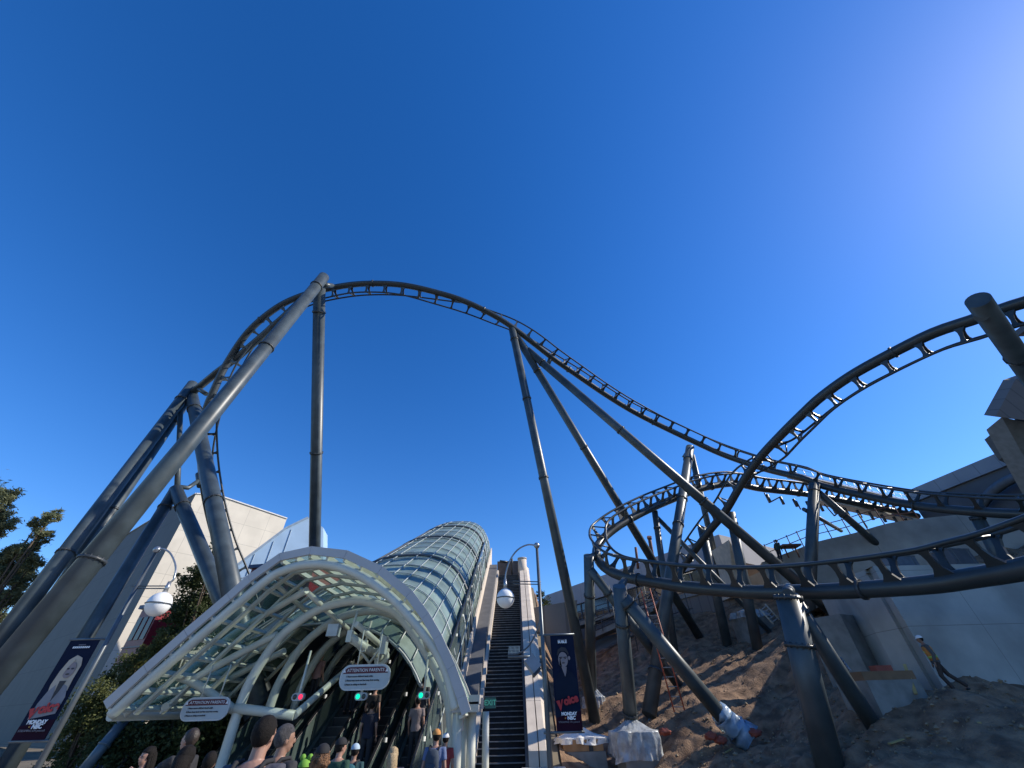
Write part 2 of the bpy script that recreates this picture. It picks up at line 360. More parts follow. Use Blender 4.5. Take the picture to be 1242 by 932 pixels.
# small stuff on terrace
def container(c, s, m, label, name='site_box', cat='box', rz=.2):
    c = Vector(c); t = thing(name, c, label, cat); ax = (Vector((cos(rz), sin(rz), 0)), Vector((-sin(rz), cos(rz), 0)), Vector((0, 0, 1)))
    b = MB(); b.box(c+Vector((0, 0, s[2]/2)), s, ax); b.build('case', m, t)
    b = MB(); b.box(c+Vector((0, 0, s[2]+.03)), (s[0]*1.04, s[1]*1.04, .06), ax)
    for k in (-.35, .35): b.box(c+ax[0]*s[0]*k-ax[1]*(s[1]/2+.012)+Vector((0, 0, s[2]/2)), (.05, .02, s[2]*.96), ax)
    b.build('lid', mat('lid_grey', (.12, .13, .14), .6), t); return t
container(P(1095, 692, 20.5), (1.6, .8, .6), mat('blue_grey_case', (.12, .15, .19), .5), 'blue grey tool box on the terrace seen through the near track')
container(P(1165, 688, 18.5), (1.3, .8, .7), mat('dark_case', (.07, .08, .10), .5), 'dark equipment box on the terrace right of the blue grey one')
# ------------------------------------------------------------------ dark hall on the right
zr = P(1105, 595, 38).z
e0 = PZ(1098, 598, zr); e1 = PZ(1229, 543, zr); e2 = PZ(1330, 488, zr)
SL = mat('slate_panels', (.075, .085, .10), .7, var=.15, scale=.5); SL2 = panelmat('slate_parapet', (.21, .235, .27), 1.6, 30, dirx=(.3, -.95), mw=.03)
hl = thing('dark_hall', (e1.x, e1.y, 8), 'big dark slate hall with arched wall band at the right edge', 'building')
dv = (e1-e0); dv.z = 0; dv.normalize(); nn = Vector((dv.y, -dv.x, 0)); nn = nn if nn.dot(CAM-e1) > 0 else -nn
b = MB(); b.prism([Vector((e0.x, e0.y, 5)), e0, e1, e2, Vector((e2.x, e2.y, 5)), Vector((e1.x, e1.y, 5))][:1]+[e0, e1, Vector((e1.x, e1.y, 5))], -nn*1); b.prism([e1, e2, Vector((e2.x, e2.y, 5)), Vector((e1.x, e1.y, 5))], -nn*1.0); b.build('wall', SL, hl)
b = MB(); b.prism([e0+nn*.3, e1+nn*.3, e1+nn*.3-Vector((0, 0, 1.1)), e0+nn*.3-Vector((0, 0, 1.1))], -nn*.25)
b.prism([e1+nn*.3, e2+nn*.3, e2+nn*.3-Vector((0, 0, 1.1)), e1+nn*.3-Vector((0, 0, 1.1))], -nn*.25); b.build('parapet', SL2, hl)
b = MB(); arc = []
for i in range(21):
    t = i/20; a = e0.lerp(e2, .12+t*.88)+nn*.25; arc.append(Vector((a.x, a.y, zr-6.0+3.6*sin(pi*min(1, t*1.05))**.8)))
arc = [p for p in arc]
b.tube(arc, .35, 6); b.build('arch_band', mat('slate_band', (.10, .115, .13), .7), hl)
b = MB(); b.prism([e0, e1, e2, e2+Vector((12, 10, 0)), e0+Vector((12, 10, 0))], (0, 0, -.5)); b.build('roof', SL, hl)
tw = thing('tower_block', P(1235, 520, 24), 'brown roofed tower top projecting at the right edge above the dark hall', 'tower')
u0 = [P(1208, 505, 24), P(1231, 461, 26), P(1320, 430, 26), P(1320, 520, 23)]
b = MB(); b.prism(u0, Vector((.2, .6, .5))); b.build('roof_soffit', panelmat('brown_soffit', (.20, .15, .12), 1.1, 50, mw=.05), tw)
b = MB(); b.prism([P(1215, 506, 24.6), P(1243, 512, 24.2), P(1300, 600, 24.4), P(1262, 590, 25)], Vector((.4, 1.5, 0))); b.build('leg_wall', mat('tower_grey', (.24, .24, .23), .8), tw)
b = MB(); b.prism([P(1212, 519, 25.4), P(1224, 511, 25.4), P(1262, 560, 25.4), P(1230, 545, 25.4)], Vector((.4, 1.5, 0))); b.prism([P(1232, 508, 24.6), P(1320, 505, 24.6), P(1320, 560, 24.8), P(1262, 560, 24.8)], Vector((.4, 1.5, 0))); b.build('side_panel', mat('tower_panel', (.13, .15, .17), .7), tw)
hw_ = thing('added_shade_block', (55, 11, 0), 'tall grey block added out of view on the right to shade the slope', 'building')  # added unseen block, placed to cast shade over the lower slope
b = MB(); b.box((55, 10.5, 13.5), (12, 31, 29)); b.build('wall', panelmat('shade_block_panels', (.2, .2, .21), 3, 3, dirx=(0, 1)), hw_)
b = MB(); b.box((55, 10.5, 28.3), (12.6, 31.6, .5)); b.build('roof', SL, hw_)
for k in range(6):
    for j in range(5): b = MB(); b.box((48.98, -2+k*5, 4+j*5), (.08, 2.4, 1.8)); b.build('window', MATS['window_glass_dark'], hw_)
# ------------------------------------------------------------------ stairway
def zs(y): return .577*(y-21)
SX0, SX1 = -1.85, .1
st = thing('stairway', (-.9, 20.3, -.4), 'long straight outdoor stair with dark risers and pale nosings climbing the hill', 'stairs')
RISE = .19; RUN = RISE/.577
b = MB(); nb_ = MB(); y = 20.31; z = -.4; i = 0
while z < 11.6:
    b.box(((SX0+SX1)/2, y+RUN/2+.2, z+RISE/2-.3), (SX1-SX0, RUN+.4, RISE+.6)); nb_.box(((SX0+SX1)/2, y-.022, z+RISE-.006), (SX1-SX0-.02, .1, .035)); y += RUN; z += RISE
b.build('steps', mat('dark_steps', (.018, .018, .022), .8, var=.3, scale=3), st); nb_.build('nosing', mat('nosing_metal', (.20, .195, .19), .5, var=.3, scale=5), st)
YT = y
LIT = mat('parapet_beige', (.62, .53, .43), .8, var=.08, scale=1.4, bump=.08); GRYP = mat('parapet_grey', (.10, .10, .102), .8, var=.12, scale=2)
SD = Vector((0, cos(R(30)), sin(R(30))))
def slopeblock(x0, x1, y0, y1, h0, h1, m, name, parent, chamfer=0):
    b = MB(); pr = [(x0, h0), (x1, h0), (x1, h1-chamfer), (x1-chamfer if chamfer else x1, h1), (x0, h1)]
    if not chamfer: pr = [(x0, h0), (x1, h0), (x1, h1), (x0, h1)]
    n = len(pr); vs = [Vector((x, y0, zs(y0)+h)) for x, h in pr]+[Vector((x, y1, zs(y1)+h)) for x, h in pr]
    b.add(vs, [tuple(range(n)), tuple(range(n, 2*n))[::-1]]+[(i, n+i, n+(i+1) % n, (i+1) % n) for i in range(n)]); return b.build(name, m, parent)
pr_ = thing('stair_parapet', (.6, 20.5, -.4), 'beige sunlit stone parapet with a groove on the right side of the stair', 'parapet')
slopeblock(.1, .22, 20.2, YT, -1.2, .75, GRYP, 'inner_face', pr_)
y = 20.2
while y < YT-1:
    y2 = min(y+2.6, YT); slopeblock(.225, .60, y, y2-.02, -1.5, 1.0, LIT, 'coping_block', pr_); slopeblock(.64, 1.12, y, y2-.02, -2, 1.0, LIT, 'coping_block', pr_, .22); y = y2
pe = thing('stair_pier', (.7, 19.9, -.4), 'low grey pier with rounded pale cap at the foot of the parapet', 'pier')
b = MB(); b.box((.75, 19.75, -.25), (1.5, .7, .5)); b.build('body', GRYP, pe); b = MB(); b.box((.75, 19.75, .05), (1.6, .8, .1)); b.build('cap', mat('cap_stone', (.5, .46, .4), .8), pe)
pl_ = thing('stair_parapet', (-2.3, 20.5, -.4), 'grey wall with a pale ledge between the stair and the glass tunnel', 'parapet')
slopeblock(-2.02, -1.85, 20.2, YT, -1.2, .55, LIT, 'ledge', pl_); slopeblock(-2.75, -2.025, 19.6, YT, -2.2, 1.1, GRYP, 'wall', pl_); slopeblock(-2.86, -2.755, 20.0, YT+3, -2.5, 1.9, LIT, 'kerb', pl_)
pt = thing('stair_top_pylon', (.5, YT, 11), 'pale stone pylon at the top of the stair parapet', 'pylon')
b = MB(); b.tube([(.5, YT-1.2, 11.0), (.5, YT-1.2, 12.95)], .42, 20); b.build('shaft', LIT, pt); b = MB(); b.tube([(.5, YT-1.2, 12.952), (.5, YT-1.2, 13.05)], .46, 20); b.build('cap', MATS['cap_stone'], pt)
b = MB(); b.box((-.9, YT+2.2, 11.7), (2.4, .4, 4.0)); tag(b.build('end_wall', mat('end_wall_brown', (.09, .08, .075), .8)), 'dark wall closing the top of the stair', 'wall')
# two dark posts / fixtures at the stair top
b = MB(); b.tube([P(621, 705, 38), P(621, 678, 38)], .09, 8); b.tube([P(615, 682, 38), P(606, 681, 38)], .12, 8); tag(b.build('camera_mast', DARK), 'thin mast with a small camera at the top of the stair', 'mast')
# ------------------------------------------------------------------ glass tunnel over the escalators
def tparam(y):
    s = clamp((y-19.5)/22.5, 0, 1); cx = -7.5+1.35*s; hw = -2.92-cx
    yy = min(y, 42.5); zb = zs(yy)+1.6; top = zs(yy)+6.6-1.0*s
    if y > 40.5: top -= (y-40.5)**2*.10
    return cx, hw, zb, top
def tp(y, phi, k=1.0):
    cx, hw, zb, top = tparam(y); e = .85-.15*clamp((y-19.5)/22.5, 0, 1)
    c, s_ = cos(phi), sin(phi)
    ext = 1.0 + (.22*(1-clamp((y-19.5)/22.5, 0, 1)) if c < 0 else 0)
    return Vector((cx + hw*ext*k*math.copysign(abs(c)**e, c), y - .9*s_*0, zb + (top-zb)*k*s_**e))
tn = thing('glass_tunnel', (-7, 19, 0), 'long glass barrel tunnel covering the escalators up the hill', 'tunnel')
Y0, Y1 = 17.2, 44.5; ny = 18; NP = 18
def phis(lo, hi, n): return [lo+(hi-lo)*i/n for i in range(n+1)]
GL = .60*pi
def shell(name, lo, hi, n, m, k, smooth=False, parent=tn):
    b = MB(); ys = phis(Y0, Y1, ny); ph = phis(lo, hi, n)
    b.add([tp(y, p, k) for y in ys for p in ph], [(j*(n+1)+i, j*(n+1)+i+1, (j+1)*(n+1)+i+1, (j+1)*(n+1)+i) for j in range(ny) for i in range(n)], smooth); return b.build(name, m, parent)
shell('glass_skin', .02, GL, 13, GLASST, 1.0)
CLAD = mat('cladding_grey', (.20, .215, .23), .35, metal=.3, var=.12, scale=.8)
shell('metal_cladding', GL, pi-.02, 8, CLAD, 1.004)
b = MB()
for j in range(ny+1):
    y = Y0+(Y1-Y0)*j/ny; b.tube([tp(y, p, 1.012) for p in phis(.02, GL, 20)], .03 if j % 5 else .045, 6)
for i in range(11):
    ph = .02+(GL-.02)*i/10; b.tube([tp(y, ph, 1.012) for y in phis(Y0, Y1, ny)], .03, 6)
b.build('glazing_grid', mat('grid_white', (.38, .42, .40), .4), tn)
b = MB()
for i in range(1, 9):
    ph = GL+(pi-.02-GL)*i/8; b.tube([tp(y, ph, 1.014) for y in phis(Y0, Y1, ny)], .05, 6)
for y in (27, 33, 38): b.tube([tp(y, p, 1.01) for p in phis(.02, pi-.02, 26)], .10, 6)
b.build('dark_seam', mat('seam_dark', (.07, .08, .09), .5), tn)
b = MB(); pts = [tp(Y1, p, 1.0) for p in phis(.02, pi-.02, 18)]; b.prism(pts, (0, .2, 0)); b.build('end_wall', mat('tunnel_sky_stop', (.05, .055, .055), .8), tn)  # dark wall added at the far end to keep sky light out
def ze(y): return .577*(y-14.9)-.4
# side walls and floor below the shell
b = MB()
for x0, x1 in ((-13.2, -12.8), (-3.0, -2.93)):
    b.hexa([(x0, 18.5, -1), (x1, 18.5, -1), (x1, 44, 8), (x0, 44, 8)], [(x0, 18.5, 1.5), (x1, 18.5, 1.5), (x1, 44, 14.6), (x0, 44, 14.6)])
b.build('side_wall', mat('inner_wall_dark', (.05, .06, .06), .7), tn)
b = MB(); b.hexa([(-13, 15.4, -1.2), (-3.0, 15.4, -1.2), (-3.0, 41, 13.6), (-13, 41, 13.6)], [(-13, 15.4, -.65), (-3.0, 15.4, -.65), (-3.0, 41, 14.1), (-13, 41, 14.1)]); b.build('floor', mat('inner_floor', (.035, .04, .042), .8), tn)
# ------------------------------------------------------------------ escalators
ESTEP = mat('escalator_steps', (.03, .032, .035), .5, var=.3); EPAN = mat('balustrade_panel', (.065, .09, .083), .25, var=.2, scale=1, spec=.7); EHAND = mat('handrail_rubber', (.012, .012, .014), .4)
EDECK = mat('escalator_deck', (.08, .105, .10), .35, var=.15)
LAMPW = mat('small_lamp_white', (.9, .88, .8), .4, var=.02, emit=.7)
BX = [-9.2, -7.1, -5.45, -4.1, -2.9]
def escal(x0, x1, label, first=None):
    t = thing('escalator', ((x0+x1)/2, 14.9, -.4), label, 'escalator', 'escalators side by side inside the glass tunnel')
    ca = Vector((0, cos(R(30)), sin(R(30)))); up = Vector((0, -sin(R(30)), cos(R(30)))); y1 = 38.5
    b = MB(); y = 14.9; i = 0
    b.box(((x0+x1)/2, 13.9, -.40), (x1-x0-.5, 2.3, .08))
    while y < y1: b.box(((x0+x1)/2, y+.2, ze(y)+.02), (x1-x0-.5, .4, .26)); y += .42
    b.build('steps', ESTEP, t)
    b = MB(); y = 14.9
    while y < y1: b.box(((x0+x1)/2, y-.004, ze(y)+.145), (x1-x0-.52, .03, .02)); y += .42
    b.build('step_edge', mat('step_edge', (.15, .15, .14), .5), t)
    for x, s in ((x0+.14, 1), (x1-.14, -1)):
        b = MB(); A_ = Vector((x, 14.5, ze(14.5)+.25)); B_ = Vector((x, y1, ze(y1)+.25))
        b.bar(A_+up*.3, B_+up*.3, .05, .75, up); b.box((x, 13.6, .05), (.05, 1.9, .7)); bal = b.build('balustrade', EPAN, t)
        b = MB(); b.bar(A_-up*.15, B_-up*.15, .26, .22, up); b.build('skirt', EDECK, t)
        b = MB(); b.tube([Vector((x, 12.7, .02)), Vector((x, 12.62, .2)), Vector((x, 12.8, .42)), Vector((x, 14.2, .46)), A_+up*.72, B_+up*.72], .045, 8); b.build('handrail', EHAND, bal)
        b = MB()
        for k in range(1, 12): q = A_.lerp(B_, k/12)+up*.42+Vector((-s*.04, 0, 0)); b.box(q, (.04, .05, .11))
        b.build('marker_lamp', LAMPW, bal)
    return t
escal(BX[0]+.05, BX[1]-.05, 'leftmost escalator beside the white leaning arch legs')
escal(BX[1]+.05, BX[2]-.05, 'escalator with visible steps right under the hanging safety sign')
escal(BX[2]+.05, BX[3]-.05, 'dark escalator between the two green signals')
escal(BX[3]+.05, BX[4]-.05, 'crowded escalator nearest the white columns on the right')
# ------------------------------------------------------------------ entrance canopy
cn = thing('entrance_canopy', (-6.2, 14, -.4), 'large white steel and glass arched canopy in front of the escalators', 'canopy')
fas_px = [(125, 851), (174, 807), (223, 764), (275, 720), (300, 698), (339, 671), (378, 662.7), (421.6, 667.6), (464, 687), (499.5, 716), (520, 743), (535, 769), (552, 806), (565, 842), (571, 862)]
fas = [PY(x, y, 13.0) for x, y in fas_px]
b = MB()
inn = []
for i, p in enumerate(fas):
    a = fas[max(i-1, 0)]; c = fas[min(i+1, len(fas)-1)]; d = (c-a).normalized(); inn.append(p - Vector((-d.z, 0, d.x))*.25)
for i in range(len(fas)-1):
    e_ = .003; b.prism([fas[i].lerp(fas[i+1], e_), fas[i+1].lerp(fas[i], e_), inn[i+1].lerp(inn[i], e_), inn[i].lerp(inn[i+1], e_)], (0, .1, 0))
b.build('fascia', FASC, cn)
def prof(y, lower=0):
    out = []
    for i, p in enumerate(fas):
        a = fas[max(i-1, 0)]; c = fas[min(i+1, len(fas)-1)]; d = (c-a).normalized(); n = Vector((-d.z, 0, d.x))
        q = p - n*(.16+lower); out.append(Vector((q.x, y, q.z)))
    return out
b = MB(); p0 = prof(13.1); p1 = prof(19.2)
for i_, v_ in enumerate(p1): v_.y = 19.2-3.9*sstep(.55, .75, i_/14)
for i in range(len(p0)-1): b.add([p0[i], p0[i+1], p1[i+1], p1[i]], [(0, 1, 2, 3)])
b.build('glass_roof', GLASSC, cn)
def dense(pr):
    out = []
    for i in range(len(pr)-1):
        n = 2 if (pr[i+1]-pr[i]).length > .8 else 1
        for k in range(n): out.append(pr[i].lerp(pr[i+1], k/n))
    out.append(pr[-1]); return out
q0 = dense(prof(13.1, .09)); q1 = prof(19.2, .09)
for i_, v_ in enumerate(q1): v_.y = 19.2-3.9*sstep(.55, .75, i_/14)
q1 = dense(q1)
for i in range(len(q0)):
    a = q0[max(i-1, 0)]; c = q0[min(i+1, len(q0)-1)]; d = (c-a).normalized(); n = Vector((-d.z, 0, d.x))
    b = MB(); b.bar(q0[i], q1[i], .07, .17, n); b.build('purlin', WHITE, cn)
for y in (13.9, 14.9, 16.1, 17.5, 18.9):
    b = MB(); pr = prof(y, .27)
    for i in range(len(pr)-1): b.bar(pr[i], pr[i+1], .08, .16, Vector((0, 1, 0)))
    b.build('rib', WHITE, cn)
def arc_tube(px, Y, r, name='arch_tube', n=6):
    b = MB(); b.tube(catmull([PY(x, y, Y) for x, y in px], n), r, 14); return b.build(name, WHITE, cn)
main = [(135, 868), (175, 831), (230, 783), (282, 738), (326, 702), (345, 692), (365, 686), (390, 684.5), (415, 689), (440, 700), (464, 716), (487, 737), (516, 771), (535, 800), (546, 829), (553, 860)]
arc_tube(main, 13.2, .14)
a2 = [(250, 975), (267, 932), (293, 851), (312, 812), (339, 774), (367, 751), (390, 738), (415, 731), (440, 729), (465, 736), (485, 747), (516, 790), (535, 826), (546, 865), (549, 945)]
base2 = [PY(x, y, 14.8) for x, y in a2]
for k, y in enumerate((14.8, 16.6, 18.4, 20.2)):
    b = MB(); b.tube(catmull([Vector((p.x, y, max(p.z, -.4) if j else -.4)) for j, p in enumerate(base2)], 6), .14, 12); b.build('arch_tube', WHITE, cn)
eav = PY(135, 868, 14.0)
b = MB(); b.tube([eav, Vector((eav.x, 22.5, eav.z-.02))], .13, 12); b.build('eave_tube', WHITE, cn)
b = MB(); b.tube([PY(285, 859, 14.7), PY(357, 868, 14.9)], .12, 12); b.tube([PY(357, 868, 14.9), PY(440, 795, 20)], .10, 12); b.build('tie_tube', WHITE, cn)
for pts in ([(285, 862, 14.8), (231, 826, 14.8), (192, 817, 14.1)], [(231, 826, 14.8), (285, 796, 15), (336, 770, 14.9)], [(150, 866, 14.1), (232, 812, 15), (282, 770, 15.5), (372, 716, 14.2)], [(285, 862, 16.6), (240, 842, 17), (200, 838, 17)], [(240, 842, 17), (300, 812, 17), (345, 790, 16.7)], [(200, 858, 14.8), (255, 825, 16.6), (330, 778, 17)]):
    b = MB(); b.tube(catmull([PY(*p) for p in pts], 4), .11, 10); b.build('branch_strut', WHITE, cn)
for a, c in (((150, 866, 17), (300, 800, 17)), ((372, 718, 14.3), (393, 737, 14.8)), ((515, 776, 14.1), (520, 790, 14.8)), ((393, 738, 14.8), (432, 772, 17)), ((330, 705, 14.1), (404, 771, 19))):
    b = MB(); b.tube([PY(*a), PY(*c)], .08, 10); b.build('brace', WHITE, cn)
for i in range(2, len(fas)-1):    # standoffs between front tube and roof
    p = prof(13.35, .27)[i]; m_ = min((PY(x, y, 13.2) for x, y in main), key=lambda v: (v-p).length)
    b = MB(); b.tube([p, m_], .035, 8); b.build('standoff', WHITE, cn)
for x, yy, r in ((553, 13.9, .13), (563.5, 14.6, .11), (571, 14.2, .12), (589, 15.2, .10)):
    q = PY(x, 932, yy); b = MB(); b.tube([Vector((q.x, yy, -.42)), Vector((q.x-.02, yy, 1.95 if x < 580 else 1.75))], r, 14); b.build('column', WHITE, cn)
b = MB(); q = PY(566, 858, 14.2); b.box(q, (.75, .9, .22)); b.box(q+Vector((.25, -.2, .16)), (.3, .5, .2)); b.box(PY(556, 872, 14), (.28, .3, .5)); b.build('column_head', FASC, cn)
svc = thing('service_pipe', PY(420, 775, 15), 'white service pipe with round end and brackets hanging under the canopy', 'pipe')
b = MB(); a_ = PY(424, 773, 14.6); c_ = PY(462, 798, 16.2); b.tube([a_, c_], .13, 14); b.tube([c_, c_+(c_-a_).normalized()*.12], .26, 16); b.build('pipe', WHITE, svc)
b = MB(); a_ = PY(432, 757, 14.6); c_ = PY(470, 790, 16.4); b.tube([a_, c_], .09, 10); b.build('upper_pipe', WHITE, svc)
for t in (.0, .45, .85):
    b = MB(); p = PY(424, 773, 14.6).lerp(PY(462, 798, 16.2), t); b.tube([p, p+Vector((.05, .1, .75))], .04, 8); b.box(p+Vector((0, 0, .02)), (.16, .16, .32)); b.build('bracket', WHITE, svc)
b = MB(); b.box(PY(405, 765, 14.8), (.34, .3, .34)); b.build('junction_box', mat('pale_box', (.45, .48, .46), .5), svc); b = MB(); b.box(PY(466, 783, 15.5), (.16, .3, .5)); b.build('junction_box', MATS['pale_box'], svc)
b = MB(); b.tube([PY(432, 782, 15.4), PY(449, 806, 15.6)], .04, 8); b.tube([PY(466, 780, 15.4), PY(447, 806, 15.6)], .04, 8); b.build('brace', WHITE, svc)
# slanted ducts through the tree behind left
# ------------------------------------------------------------------ hanging signs and signals
def rrect(w, h, r, n=6):
    out = []
    for cx, cz, a0 in ((w/2-r, h/2-r, 0), (-w/2+r, h/2-r, 90), (-w/2+r, -h/2+r, 180), (w/2-r, -h/2+r, 270)):
        for i in range(n+1): a = R(a0+90*i/n); out.append((cx+r*cos(a), cz+r*sin(a)))
    return out
SIGNG = mat('sign_grey', (.42, .47, .48), .45, var=.04); SIGNR = mat('sign_maroon', (.10, .012, .025), .5, var=.05); INK = mat('ink_dark', (.03, .035, .05), .6); TXW = mat('lettering_white', (.78, .78, .78), .5, var=.03)
def attn(c, sc, label, zrot=0):
    t = thing('safety_sign', c, label, 'sign'); ax = Vector((cos(zrot), sin(zrot), 0)); az = Vector((0, 0, 1)); ay = Vector((-sin(zrot), cos(zrot), 0))
    def pt(x, z, o=0): return c+ax*x*sc+az*z*sc+ay*o
    W_, H_ = 1.5, .62
    b = MB(); b.prism([pt(x, z, 0) for x, z in rrect(W_, H_, .26)], ay*.06); b.build('rim', mat('sign_rim', (.55, .56, .55), .4), t)
    b = MB(); b.prism([pt(x, z, -.006) for x, z in rrect(W_-.07, H_-.07, .225)], ay*.005); b.build('panel', SIGNG, t)
    band = [(x, z) for x, z in rrect(W_-.12, H_-.12, .2) if z > .1]; band = [(.69, .09)]+band+[(-.69, .09)]
    b = MB(); b.prism([pt(x*.98, z, -.012) for x, z in band], ay*.005); b.build('band', SIGNR, t)
    text('lettering', 'ATTENTION PARENTS', TXW, pt(0, .165, -.02), ax, az, .112*sc, t)
    for sx in (-.64, .64):
        b = MB(); b.prism([pt(sx-.045, .12, -.02), pt(sx+.045, .12, -.02), pt(sx, .21, -.02)], ay*.004); b.build('warning_mark', TXW, t)
    for i, s in enumerate(("1 Please secure children's hands safely", '2 Please keep hands and feet away from moving', '3 Please no sitting on handrails')):
        text('lettering', s, INK, pt(-.56, .02-.095*i, -.02), ax, az, .052*sc, t, 'LEFT', bold=.002)
    b = MB(); b.tube([pt(-.3, H_/2, .03), pt(-.3, H_/2+.9, .03)], .02, 8); b.tube([pt(.3, H_/2, .03), pt(.3, H_/2+.9, .03)], .02, 8); b.build('hanger', WHITE, t)
    return t
attn(PY(442.5, 821.5, 14.4), 1.0, 'oval safety sign with maroon band reading attention parents above a green signal')
attn(PY(249, 860, 14.4), .86, 'oval safety sign in shade under the far left edge of the canopy', .1)
def signal(c, top, green, label):
    t = thing('signal_light', c, label, 'signal', 'signal lights hanging above the escalators')
    b = MB(); b.prism([c+Vector((x, 0, z)) for x, z in rrect(.36, .18, .085)], (0, .12, 0)); hs_ = b.build('housing', mat('signal_grey', (.38, .40, .40), .4), t)
    for k, sx in enumerate((-.085, .085)):
        on = (k == 0) == green
        b = MB(); b.ball(c+Vector((sx, -.005, 0)), .062, 14, 8, (1, .4, 1))
        m = (mat('lamp_green', (.0, .85, .42), .4, var=.02, emit=1.1) if green else mat('lamp_red', (.95, .03, .09), .4, var=.02, emit=1.1)) if on else mat('lamp_off', (.04, .05, .045), .3)
        b.build('lamp', m, hs_)
    b = MB(); b.tube([c+Vector((0, .06, .08)), top], .035, 8); b.build('pole', WHITE, t)
signal(PY(437.5, 845, 14.4), PY(438.5, 833, 14.46), True, 'green signal light under the attention parents sign')
signal(PY(514, 843.5, 14.4), PY(519, 795, 14.6), True, 'green signal light on its own pole beside the right leg of the arch')
signal(PY(361, 845.5, 14.4), PY(377, 790, 15), False, 'red signal light left of the escalators')
ex = thing('exit_sign', PY(600, 856, 14.2), 'green exit sign on a grey arm beside the stair', 'sign')
c = PY(594.8, 852.7, 14.1); b = MB(); b.box(c+Vector((0, .05, 0)), (.30, .1, .24)); b.build('box', mat('exit_green', (.012, .085, .075), .4, emit=.05), ex)
text('lettering', 'EXIT', mat('exit_letter', (.08, .42, .28), .4, emit=.1), c+Vector((-.005, -.004, 0)), (1, 0, 0), (0, 0, 1), .165, ex, bold=.004)
c = PY(577.5, 853.2, 14.1); b = MB(); b.box(c+Vector((0, .06, 0)), (.42, .12, .24)); b.build('arm', mat('arm_grey', (.30, .31, .33), .5), ex)
# ------------------------------------------------------------------ roller coaster tracks
TSTEEL = mat('track_steel', (.038, .045, .048), .38, var=.12, scale=1)
def track(name, label, ctrl, sr=.25, dist=.82, gauge=.52, rr=.066, step=1.45, mats_=TSTEEL, tw=.68):
    pts = catmull([P(c[0], c[1], c[2]) for c in ctrl], 12); ups = catmull([img(c[3]).normalized() for c in ctrl], 12)
    # resample by arc length
    L = [0]
    for i in range(1, len(pts)): L.append(L[-1]+(pts[i]-pts[i-1]).length)
    def at(s):
        lo = 0
        import bisect
        i = min(max(bisect.bisect_right(L, s)-1, 0), len(pts)-2); t = (s-L[i])/max(1e-6, L[i+1]-L[i])
        p = pts[i].lerp(pts[i+1], t); u = ups[i].lerp(ups[i+1], t); T = (pts[i+1]-pts[i]).normalized()
        u = (u-T*u.dot(T)).normalized(); return p, u, T
    n = int(L[-1]/.4); fr = [at(L[-1]*i/n) for i in range(n+1)]
    t = thing(name, fr[len(fr)//2][0], label, 'roller coaster track')
    b = MB(); b.tube([f[0] for f in fr], sr, 12); b.build('spine', mats_, t)
    for sg in (-1, 1):
        b = MB(); b.tube([p+u*dist+T.cross(u)*gauge*sg for p, u, T in fr], rr, 8); b.build('rail', mats_, t)
    k = 0; s = step/2; nt = 0
    while s < L[-1] and nt < 100:
        p, u, T = at(s); X = T.cross(u); b = MB()
        for sg in (-1, 1):
            a = p + X*sg*sr*.5+u*sr*.5; c = p+u*dist+X*gauge*sg; v = (c-a); nrm = v.cross(T).normalized()*.04
            prof_ = []
            for q, wd in ((0, .66), (.12, .46), (.32, .25), (.6, .18), (.82, .22), (1, .42)): prof_.append((q, wd))
            poly = [a+v*q+T*wd*tw/2 for q, wd in prof_]+[a+v*q-T*wd*tw/2 for q, wd in prof_[::-1]]
            b.prism([x-nrm for x in poly], nrm*2)
        b.tube([p+u*(dist-.04)-X*gauge, p+u*(dist-.04)+X*gauge], .045, 6)
        b.build('cross_tie', mats_, t); s += step; nt += 1
    s = 6
    while s < L[-1]:
        p, u, T = at(s); b = MB(); b.tube([p-T*.05, p+T*.05], sr*1.22, 14); b.build('flange', STEEL2, t); s += 9.5
    return t, at, L[-1]
T1 = [(306, 790, 25, (.3, 0, 1)), (285, 715, 26, (.3, 0, 1)), (264, 660, 26.6, (.3, 0, 1)), (250, 605, 27, (.4, 0, 1)), (244, 552, 27.5, (.6, -.1, .8)), (248, 505, 28, (.8, -.3, .4)), (262, 468, 28.8, (.8, -.4, .2)), (277, 438, 29.6, (.7, -.5, .1)),
      (302, 402, 30.4, (.6, -.6, .3)), (335, 374, 31, (.5, -.8, .2)), (366, 359, 31.6, (.3, -1, .1)), (400, 350, 32, (.1, -1, .05)), (440, 344.5, 32, (0, -1, 0)), (488, 346, 32.2, (0, -1, .15)),
      (537, 357, 32.6, (-.1, -.8, .6)), (569, 368, 33, (0, -.5, .9)), (601, 384, 33.6, (0, -.1, 1)), (624, 399, 34, (.2, .3, .9)), (649, 418, 34.5, (.35, .7, .6)), (672, 436, 35, (.4, .9, .4)), (698, 454, 35.6, (.4, 1, .2)), (730, 476, 36, (.35, 1, .1)), (762, 496, 36, (.3, 1, .1)), (794, 513, 36, (.3, 1, 0)),
      (840, 535, 35, (.2, 1, 0)), (873, 550, 34, (.15, 1, 0)), (906, 562, 32.5, (.1, 1, .1)), (935, 571, 31, (.1, 1, .1)), (973, 580, 29, (.1, 1, .1)), (999, 590, 28, (.05, 1, .2)), (1051, 602, 25.6, (0, 1, .3)), (1102, 612, 23.3, (0, 1, .3)), (1154, 618.5, 21.3, (-.05, 1, .2)), (1242, 624, 19, (-.1, 1, .1)), (1340, 622, 17.5, (-.1, 1, .1))]
track('coaster_track', 'tall hill of dark steel coaster track arching over the canopy and descending to the right', T1)
